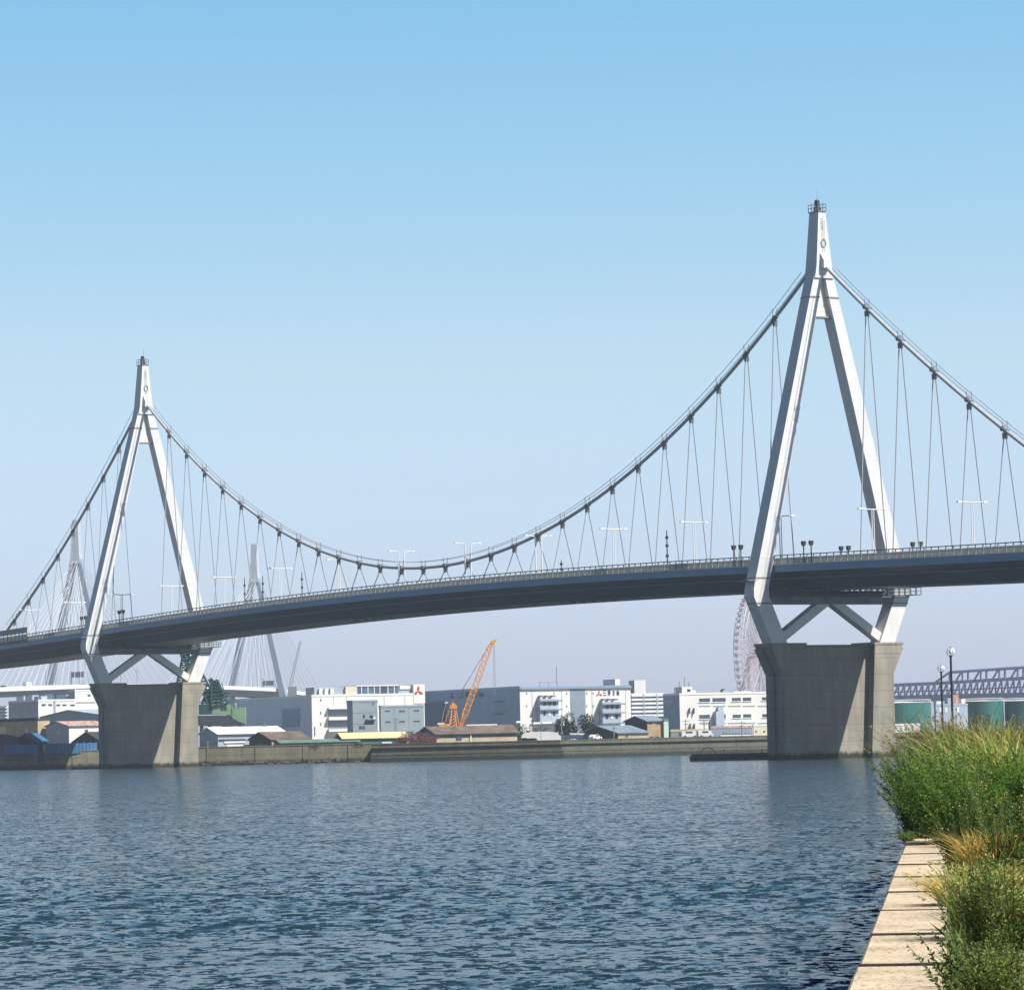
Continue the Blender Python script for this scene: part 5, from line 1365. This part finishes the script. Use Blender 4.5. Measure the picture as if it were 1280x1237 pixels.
# ------------------------------------------------------------------ near quay
QZ = 2.5
def qx(Y): return 2.16 + .1126 * (Y - 25.69)
M['coping'] = mat('pale_coping_concrete', (0.61, 0.505, 0.36), .85, .13, 1.1, stretch=(1, 1, 1), spec=.2, bump=.25)
def pits(m):
    n, l = m.node_tree.nodes, m.node_tree.links; b = n['Principled BSDF']; src = b.inputs['Base Color'].links[0].from_socket
    t = n.new('ShaderNodeTexCoord'); mp = n.new('ShaderNodeMapping'); mp.inputs['Scale'].default_value = (9, 3.2, 9); l.new(t.outputs['Object'], mp.inputs[0])
    no = n.new('ShaderNodeTexNoise'); no.inputs['Scale'].default_value = 3.0; no.inputs['Detail'].default_value = 8; no.inputs['Roughness'].default_value = .75; l.new(mp.outputs[0], no.inputs['Vector'])
    r = n.new('ShaderNodeValToRGB'); r.color_ramp.elements[0].position = .39; r.color_ramp.elements[1].position = .47; r.color_ramp.elements[0].color = (.35, .3, .25, 1); r.color_ramp.elements[1].color = (1, 1, 1, 1)
    l.new(no.outputs['Fac'], r.inputs[0])
    mx_ = n.new('ShaderNodeMix'); mx_.data_type = 'RGBA'; mx_.blend_type = 'MULTIPLY'; mx_.inputs[0].default_value = .85; l.new(src, mx_.inputs[6]); l.new(r.outputs[0], mx_.inputs[7]); l.new(mx_.outputs[2], b.inputs['Base Color'])
pits(M['coping'])
qd = Vector((.1126, 1)).normalized(); qn = Vector((qd.y, -qd.x))
cp = MB(); s0 = -30.0
org = Vector((qx(25.69), 25.69))
JOINT = 24.05 - 25.69
k = -7
while JOINT + k * 4.33 < 330:
    a0 = (JOINT + k * 4.33) * 1.00632 + .03; a1 = (JOINT + (k + 1) * 4.33) * 1.00632 - .03
    dz = rnd.uniform(-.006, .006); w0 = rnd.uniform(-.012, .012)
    L = lambda a, o_: tuple(org + qd * a + qn * o_)
    q4 = [L(a0, w0), L(a1, w0), L(a1, .66), L(a0, .66)]
    e = .025
    q5 = [L(a0 + e, w0 + e), L(a1 - e, w0 + e), L(a1 - e, .66), L(a0 + e, .66)]
    vs = [(x, y, QZ - .35) for x, y in q4] + [(x, y, QZ - e + dz) for x, y in q4] + [(x, y, QZ + dz) for x, y in q5]
    cp.add(vs, [(3, 2, 1, 0), (0, 1, 5, 4), (1, 2, 6, 5), (2, 3, 7, 6), (3, 0, 4, 7), (4, 5, 9, 8), (5, 6, 10, 9), (6, 7, 11, 10), (7, 4, 8, 11), (8, 9, 10, 11)])
    k += 1
tag(cp.build('quay_coping', M['coping']), kind='structure')
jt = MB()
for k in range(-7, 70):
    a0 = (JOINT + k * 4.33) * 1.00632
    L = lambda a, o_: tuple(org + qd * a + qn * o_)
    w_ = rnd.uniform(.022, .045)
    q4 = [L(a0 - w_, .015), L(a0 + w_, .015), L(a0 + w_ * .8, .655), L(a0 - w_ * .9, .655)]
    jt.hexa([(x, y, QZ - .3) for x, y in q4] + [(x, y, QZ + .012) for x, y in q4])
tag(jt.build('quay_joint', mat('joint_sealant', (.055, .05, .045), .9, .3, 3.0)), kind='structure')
L = lambda a, o_: tuple(org + qd * a + qn * o_)
qb = [L(-45, .05), L(420, .05), L(420, .62), L(-45, .62)]
tag(MB().hexa([(x, y, -2) for x, y in qb] + [(x, y, QZ - .33) for x, y in qb]).build('quay_wall', M['wallc']), kind='structure')
M['bank_soil'] = mat('bank_soil', (.20, .15, .09), .95, .25, .8, bump=.3, col2=(.07, .085, .03))
gb = [L(-45, .64), L(420, .64), L(420, 70), L(-45, 70)]
tag(MB().add([(x, y, QZ - .06) for x, y in gb], [(0, 1, 2, 3)]).build('quay_ground', M['bank_soil'], fix=False), kind='structure')

def globe_lamp(px, py, Y, label, rad=.22):
    x, z = at(px, py, Y)
    t = empty('globe_lamp', (x, Y, QZ - .06), 0, label, 'street lamp', 'globe lamps on the quay'); h = z - QZ + .06
    MB().path([(0, 0, -.2), (0, 0, .6), (0, 0, .61), (0, 0, h - rad * .9)], [.11, .10, .065, .055], 10).build('pole', M['black'], t)
    MB().tube((0, 0, h - rad * 1.1), (0, 0, h - rad * .75), .075, .1, 10).build('collar', M['black'], t)
    gm_ = bpy.data.materials.get('clear_globe') 
    if not gm_:
        gm_ = bpy.data.materials.new('clear_globe'); gm_.use_nodes = True; n = gm_.node_tree.nodes; l = gm_.node_tree.links
        b = n['Principled BSDF']; b.inputs['Base Color'].default_value = (.85, .9, .95, 1); b.inputs['Roughness'].default_value = .05
        tr = n.new('ShaderNodeBsdfTransparent'); tr.inputs[0].default_value = (.93, .95, .97, 1); lw = n.new('ShaderNodeLayerWeight'); lw.inputs[0].default_value = .45
        ms = n.new('ShaderNodeMixShader'); l.new(lw.outputs['Facing'], ms.inputs[0]); l.new(tr.outputs[0], ms.inputs[1]); l.new(b.outputs[0], ms.inputs[2]); l.new(ms.outputs[0], n['Material Output'].inputs[0])
    g = MB().ball((0, 0, h), rad, nu=20, nv=14).build('globe', gm_, t, smooth=True)
    MB().ball((0, 0, h + .01), .075, .075, .13).build('bulb', M['white'], g)
    cpn = MB().ball((0, 0, h + rad * .86), .1, .1, .05).build('cap', M['black'], t)
globe_lamp(1188.2, 814.5, 190, 'taller globe lamp on a thin dark pole, right one of the two')
globe_lamp(1176.3, 835.3, 226, 'shorter globe lamp on a thin dark pole, left one of the two')
# ------------------------------------------------------------------ plants on the quay
def ground(px, py, z=QZ - .06):
    x, z1 = at(px, py, 1.0); Y = (z - H) / (z1 - H); return x * Y, Y
def pxm(Y): return F / Y
def bush(name, px, pyb, rpx, hpx, label, leafm, stems=90, per=70, leaf=.07, lw=.016, lean=.45, spread=.35, cat='shrub', depth=1.0, tip=None, stemm=None, base=.55, shift=0.0, t0=.12, up=.55, dist=None, tipn=14, tips=.03):
    x, Y = ground(px, pyb); sc = pxm(Y)
    if dist: Y = dist; x = at(px, 950, Y)[0]; sc = pxm(Y)
    rx = rpx / sc; h = hpx / sc
    t = empty(name, (x, Y, QZ - .06), 0, label, cat)
    a = rng.uniform(0, 6.283, stems); rr = np.sqrt(rng.uniform(0, 1, stems))
    nc = max(3, stems // 11); ca = rng.uniform(0, 6.283, nc); cr = np.sqrt(rng.uniform(0, 1, nc)); ci = rng.integers(0, nc, stems)
    gx = cr[ci] * np.cos(ca[ci]) + rng.normal(size=stems) * .13; gy = cr[ci] * np.sin(ca[ci]) + rng.normal(size=stems) * .13
    a = np.arctan2(gy, gx); rr = np.minimum(np.hypot(gx, gy), 1.15); ch = rng.uniform(.62, 1.12, nc)[ci]
    bx = np.stack([np.cos(a) * rr * rx * base, np.sin(a) * rr * rx * base * depth, np.zeros(stems)], 1)
    out = np.stack([np.cos(a) * rr, np.sin(a) * rr * depth, np.zeros(stems)], 1)
    hh = h * ch * rng.uniform(.72, 1.08, stems) * (1 - .2 * rr ** 2)
    ln = out * (rx * (1 - base)) * 1.5 * lean / .45 + rng.normal(size=(stems, 3)) * np.array([1, 1, 0]) * rx * spread * .5 + np.array([shift, 0, 0])
    def pt(i, tt): return bx[i] + np.stack([ln[i, 0] * tt ** 1.6, ln[i, 1] * tt ** 1.6, hh[i] * (tt - .10 * tt ** 3)], -1)
    # stems as thin three-sided ribbons
    K = 6; sv = []; sq = []
    for i in range(stems):
        tt = np.linspace(0, 1, K); P = np.stack([bx[i] + np.array([ln[i, 0] * q ** 1.6, ln[i, 1] * q ** 1.6, hh[i] * (q - .10 * q ** 3)]) for q in tt])
        w = np.linspace(.008, .002, K)[:, None]; s = unit(np.array([[rng.normal(), rng.normal(), 0]]))
        n0 = len(sv) * 2 * K
        sv.append(np.stack([P - s * w, P + s * w], 1).reshape(-1, 3)); b0 = (len(sv) - 1) * 2 * K
        for k in range(K - 1): sq.append((b0 + 2 * k, b0 + 2 * k + 1, b0 + 2 * k + 3, b0 + 2 * k + 2))
    np_mesh('stems', np.concatenate(sv), np.array(sq), stemm or LEAF['stem'], t)
    i = np.repeat(np.arange(stems), per); tt = t0 + (1 - t0) * rng.uniform(0, 1, len(i)) ** .8
    P = pt(i, tt); D = pt(i, np.minimum(tt + .05, 1.05)) - P
    D = unit(D) * up + unit(rng.normal(size=P.shape) * np.array([1, 1, .6])) * (1 - up * .6)
    sz = rng.uniform(.6, 1.25, len(i)) * (1.15 - .55 * tt)
    # side twigs: push leaf bases off the stem
    P = P + rng.normal(size=P.shape) * np.array([1, 1, .7]) * (rx * .09) * (1.05 - tt)[:, None]
    v, q = leaf_quads(P, D, leaf * sz, lw * sz, .12)
    np_mesh('leaves', v, q, leafm, t)
    if tip is not None:
        j = np.repeat(np.arange(stems), tipn); t2 = 1 - rng.uniform(0, .16, len(j)); P = pt(j, t2) + rng.normal(size=(len(j), 3)) * .02
        v, q = leaf_quads(P, rng.normal(size=P.shape) + np.array([0, 0, .9]), tips * rng.uniform(.7, 1.3, len(j)), tips * .5, 0)
        tag(np_mesh('flower_heads', v, q, tip, t), kind='stuff')
    return t
def grass(name, px, pyb, rpx, hpx, label, bladem, n=500, wd=.010, bend=.5, cat='grass clump', depth=1.5, seed=None, shift=0.0, kind=None, dist=None, seedn=7, seedl=.05):
    x, Y = ground(px, pyb); sc = pxm(Y)
    if dist: Y = dist; x = at(px, 950, Y)[0]; sc = pxm(Y)
    rx = rpx / sc; h = hpx / sc
    t = empty(name, (x, Y, QZ - .06), 0, label, cat)
    a = rng.uniform(0, 6.283, n); rr = np.sqrt(rng.uniform(0, 1, n))
    b = np.stack([np.cos(a) * rr * rx, np.sin(a) * rr * rx * depth, np.zeros(n)], 1)
    hh = h * rng.uniform(.5, 1.05, n); dr = rng.normal(size=(n, 2)) * .6 + np.stack([np.cos(a), np.sin(a)], 1) * .5; dr[:, 0] += shift
    K = 5; tt = np.linspace(0, 1, K)
    bl = bend * rng.uniform(.3, 1.2, n) * hh
    P = np.zeros((n, K, 3))
    for k, q in enumerate(tt):
        P[:, k, :2] = b[:, :2] + dr * (bl * q ** 2.1)[:, None]; P[:, k, 2] = hh * (q - .28 * bend * q ** 3)
    s = unit(np.stack([rng.normal(size=n), rng.normal(size=n), np.zeros(n)], 1)); w = (wd * np.array([1, .95, .75, .5, .08]))
    V = np.stack([P - s[:, None, :] * w[None, :, None], P + s[:, None, :] * w[None, :, None]], 2).reshape(-1, 3)
    base = (np.arange(n) * 2 * K)[:, None]; kk = (np.arange(K - 1) * 2)[None, :]
    q0 = (base + kk).reshape(-1); Q = np.stack([q0, q0 + 1, q0 + 3, q0 + 2], 1)
    np_mesh('blades', V, Q, bladem, t)
    if seed is not None:
        m = n // 2; j = np.repeat(np.arange(m), seedn); f = rng.uniform(0, 1, len(j))
        pp = P[j, K - 1] + (P[j, K - 2] - P[j, K - 1]) * (f * .55)[:, None]; d = unit(P[j, K - 1] - P[j, K - 2]) + rng.normal(size=pp.shape) * .35
        v, q = leaf_quads(pp, d, seedl * rng.uniform(.6, 1.2, len(j)), seedl * .28, .1)
        tag(np_mesh('seed_heads', v, q, seed, t), kind='stuff')
    return t
LEAF['stem'] = foliage_mat('stems', [(0.077, 0.098, 0.033), (0.154, 0.134, 0.055)], trans=.1)
LEAF['feather'] = foliage_mat('feathery_leaves', [(0.038, 0.104, 0.013), (0.077, 0.183, 0.022), (0.128, 0.256, 0.033), (0.218, 0.329, 0.055), (0.077, 0.171, 0.022)])
LEAF['deep'] = foliage_mat('deep_green_leaves', [(0.026, 0.067, 0.015), (0.051, 0.122, 0.022), (0.090, 0.171, 0.029), (0.154, 0.232, 0.055)])
LEAF['olive'] = foliage_mat('olive_leaves', [(0.051, 0.110, 0.020), (0.090, 0.171, 0.031), (0.128, 0.220, 0.044), (0.192, 0.256, 0.066)])
LEAF['reed'] = foliage_mat('reed_blades', [(0.077, 0.122, 0.028), (0.141, 0.183, 0.044), (0.282, 0.268, 0.088), (0.128, 0.122, 0.044), (0.166, 0.220, 0.050)])
LEAF['palereed'] = foliage_mat('pale_reed_blades', [(0.154, 0.232, 0.033), (0.282, 0.354, 0.066), (0.538, 0.512, 0.176), (0.192, 0.220, 0.055)])
LEAF['rust'] = foliage_mat('rusty_plumes', [(0.205, 0.110, 0.044), (0.320, 0.171, 0.055), (0.410, 0.244, 0.099)])
LEAF['straw'] = foliage_mat('golden_straw', [(0.512, 0.268, 0.055), (0.666, 0.415, 0.099), (0.742, 0.561, 0.176), (0.307, 0.268, 0.055), (0.256, 0.293, 0.055)])
LEAF['seed'] = foliage_mat('cream_seed_heads', [(0.461, 0.439, 0.132), (0.640, 0.561, 0.220), (0.358, 0.366, 0.088)])
LEAF['yellow'] = foliage_mat('yellow_florets', [(0.576, 0.549, 0.132), (0.704, 0.634, 0.242)])
LEAF['weed'] = foliage_mat('dark_weed_leaves', [(0.026, 0.061, 0.020), (0.045, 0.098, 0.024), (0.077, 0.134, 0.039), (0.128, 0.183, 0.066)])
LEAF['mixed'] = foliage_mat('mixed_weed_leaves', [(0.051, 0.116, 0.020), (0.102, 0.183, 0.031), (0.179, 0.244, 0.050), (0.307, 0.317, 0.088), (0.064, 0.134, 0.028)])

bush('feathery_shrub', 1212, 1058, 92, 172, 'large feathery mid green shrub filling the middle of the quay planting', LEAF['feather'], 210, 170, .085, .019, depth=.8, lean=.5)
bush('feathery_shrub', 1158, 1052, 46, 132, 'dark green shrub leaning left over the water edge of the coping', LEAF['deep'], 120, 150, .08, .018, depth=.9, lean=.55, shift=-.05)
bush('feathery_shrub', 1268, 1062, 50, 165, 'green shrub at the right edge behind the olive bush', LEAF['feather'], 120, 150, .085, .019, depth=.8)
bush('feathery_shrub', 1178, 1012, 42, 138, 'blurred grey green shrub at the back left, overhanging the river', LEAF['reed'], 110, 110, .09, .014, dist=74, depth=.8, lean=.5, shift=-.04)
bush('olive_bush', 1216, 1102, 44, 140, 'olive green bush with tiny yellow florets before the feathery shrub', LEAF['olive'], 110, 130, .05, .013, tip=LEAF['yellow'], depth=.8, tips=.02, tipn=3)
bush('olive_bush', 1262, 1112, 44, 150, 'thin olive bush with dry stems at the right edge', LEAF['olive'], 90, 110, .055, .012, depth=.8, tip=LEAF['straw'], tipn=3)
bush('low_shrub', 1185, 1080, 24, 42, 'low dark shrub casting a shadow across the coping slabs', LEAF['deep'], 50, 60, .05, .013, lean=.7, shift=-.08)
bush('low_shrub', 1140, 1056, 16, 26, 'small light green tuft where the coping disappears under the shrubs', LEAF['olive'], 40, 40, .05, .012, lean=.7)
grass('reeds', 1166, 1030, 28, 128, 'brownish reeds with rusty plumes at the far left of the planting', LEAF['reed'], 520, .014, .45, 'reeds', seed=LEAF['rust'], dist=80, shift=-.05, seedl=.08, seedn=4)
grass('reeds', 1196, 1030, 34, 158, 'tall dark reeds with rusty tops below the globe lamps', LEAF['reed'], 620, .015, .4, 'reeds', seed=LEAF['rust'], dist=70, seedl=.08, seedn=4)
grass('reeds', 1232, 1030, 32, 168, 'tall yellow green reeds in the middle of the planting top', LEAF['palereed'], 640, .017, .5, 'reeds', seed=LEAF['rust'], dist=66, seedl=.07, seedn=3)
grass('reeds', 1272, 1030, 34, 175, 'pale dry reeds with bent blades at the right edge', LEAF['palereed'], 600, .018, .65, 'reeds', seed=LEAF['rust'], dist=63, seedl=.07, seedn=3)
grass('golden_grass', 1196, 1138, 20, 62, 'golden dry grass arching over the inner edge of the coping', LEAF['straw'], 620, .008, .9, shift=-.45)
grass('golden_grass', 1236, 1150, 26, 70, 'golden grass with cream seed heads between the olive bush and the weeds', LEAF['straw'], 420, .006, .6, seed=LEAF['seed'], seedl=.04)
grass('golden_grass', 1272, 1160, 24, 80, 'golden grass with cream seed heads at the right edge', LEAF['straw'], 380, .006, .5, seed=LEAF['seed'], seedl=.04)
grass('green_grass', 1222, 1182, 30, 118, 'green grass with pale seed heads behind the dark weed', LEAF['mixed'], 480, .006, .55, seed=LEAF['seed'], seedl=.045)
bush('weeds', 1228, 1215, 42, 145, 'bright mixed weeds with yellow heads in the front right corner', LEAF['mixed'], 70, 75, .05, .016, tip=LEAF['seed'], tips=.022, tipn=3)
bush('weeds', 1268, 1228, 36, 165, 'mixed green weeds cut by the right edge in front', LEAF['mixed'], 60, 75, .05, .016, tip=LEAF['seed'], tips=.022, tipn=3)
bush('weeds', 1232, 1172, 44, 100, 'yellow green weeds joining the olive bush to the front weeds', LEAF['olive'], 90, 90, .055, .016, tip=LEAF['straw'], tips=.025, tipn=3)
grass('golden_grass', 1244, 1120, 40, 92, 'golden dry grass at the foot of the olive bushes', LEAF['straw'], 900, .008, .7, dist=43, depth=1.0)
bush('weeds', 1250, 1280, 60, 110, 'lowest mixed weeds along the bottom edge of the picture', LEAF['mixed'], 120, 75, .042, .014)
# the dark branching weed in front
def branching_weed():
    x, Y = ground(1196, 1262); sc = pxm(Y)
    t = empty('dark_weed', (x, Y, QZ - .06), 0, 'dark leafy weed with long shoots reaching left over the coping in front', 'weed')
    tips = [(1134, 1180), (1149, 1166), (1176, 1131), (1166, 1163), (1186, 1150), (1203, 1140), (1215, 1160), (1160, 1200), (1195, 1175), (1172, 1185), (1210, 1190), (1182, 1205)]
    sm = MB(); Ps = []; Ds = []; Ss = []
    for k, (px, py) in enumerate(tips):
        tx, tz = at(px, py, Y); tipp = Vector((tx - x, rnd.uniform(-.12, .12), tz - (QZ - .06)))
        b0 = Vector((rnd.uniform(-.04, .05), rnd.uniform(-.04, .04), 0)); mid = b0 * .5 + tipp * .5 + Vector((.05 + .03 * rnd.random(), 0, -.03 if tipp.x < -.15 else .04))
        pts = []
        for q in range(9):
            u = q / 8; pts.append(b0 * (1 - u) ** 2 + mid * 2 * u * (1 - u) + tipp * u * u)
        sm.path(pts, [.005 * (1 - .7 * q / 8) for q in range(9)], 5)
        for q in range(70):
            u = .25 + .75 * rnd.random(); p_ = b0 * (1 - u) ** 2 + mid * 2 * u * (1 - u) + tipp * u * u
            d_ = (tipp - mid).normalized() * .75 + Vector((rnd.gauss(0, 1), rnd.gauss(0, 1), rnd.gauss(0, 1))).normalized() * .75
            Ps.append(p_[:]); Ds.append(d_[:]); Ss.append((1.15 - .6 * u) * rnd.uniform(.7, 1.2))
    sm.build('stems', LEAF['stem'], t)
    S = np.array(Ss); v, q = leaf_quads(np.array(Ps), np.array(Ds), .05 * S, .02 * S, .1); np_mesh('leaves', v, q, LEAF['weed'], t)
branching_weed()
# ground cover over the rest of the quay ground
n = 26000
a = rng.uniform(-6, 260, n) ** 1.0; a = -6 + (rng.uniform(0, 1, n) ** 2.2) * 240; o_ = .72 + rng.uniform(0, 1, n) ** 1.4 * (3 + a.clip(0) * .12)
p = np.stack([org.x + qd.x * a + qn.x * o_, org.y + qd.y * a + qn.y * o_, np.full(n, QZ - .06)], 1)
v, q = leaf_quads(p, rng.normal(size=(n, 3)) * np.array([.5, .5, .2]) + np.array([0, 0, 1]), rng.uniform(.12, .35, n), rng.uniform(.012, .03, n), .05)
tag(np_mesh('ground_grass', v, q, LEAF['mixed']), 'short mixed grass covering the quay ground', 'grass', kind='stuff')
# distant planting further along the quay
for k, (Yd, off, lab) in enumerate(((100, .9, 'grey green thicket on the quay beyond the reeds'), (140, 1.6, 'dark thicket on the quay near the globe lamps'), (190, 2.4, 'distant thicket on the quay around the lamp poles'))):
    x = qx(Yd) + off + 2.2
    t = empty('thicket', (x, Yd, QZ - .06), 0, lab, 'shrub')
    bl = [(rnd.uniform(-2.4, 2.4), rnd.uniform(-4, 4), rnd.uniform(.4, 1.2), rnd.uniform(.6, 1.0), rnd.uniform(.5, .8)) for _ in range(16)]
    p, d = crown_points(5200, bl); p[:, 2] = np.abs(p[:, 2])
    v, q = leaf_quads(p, d + np.array([0, 0, .6]), rng.uniform(.12, .26, len(p)), rng.uniform(.03, .05, len(p))); np_mesh('leaves', v, q, LEAF['reed'], t)

# ------------------------------------------------------------------ haze
def haze():
    hm = bpy.data.materials.new('haze'); hm.use_nodes = True
    n, l = hm.node_tree.nodes, hm.node_tree.links
    n.remove(n['Principled BSDF'])
    pv = n.new('ShaderNodeVolumePrincipled')
    pv.inputs['Color'].default_value = (0.72, 0.84, 1.0, 1)
    pv.inputs['Density'].default_value = HAZE_DENSITY
    pv.inputs['Anisotropy'].default_value = 0.0
    l.new(pv.outputs[0], n['Material Output'].inputs['Volume'])
    o = MB().box(-2600, 2600, -120, 6200, -3.5, 175).build('haze', hm)
    o.display_type = 'WIRE'
    tag(o, kind='stuff')
if HAZE_DENSITY: haze()
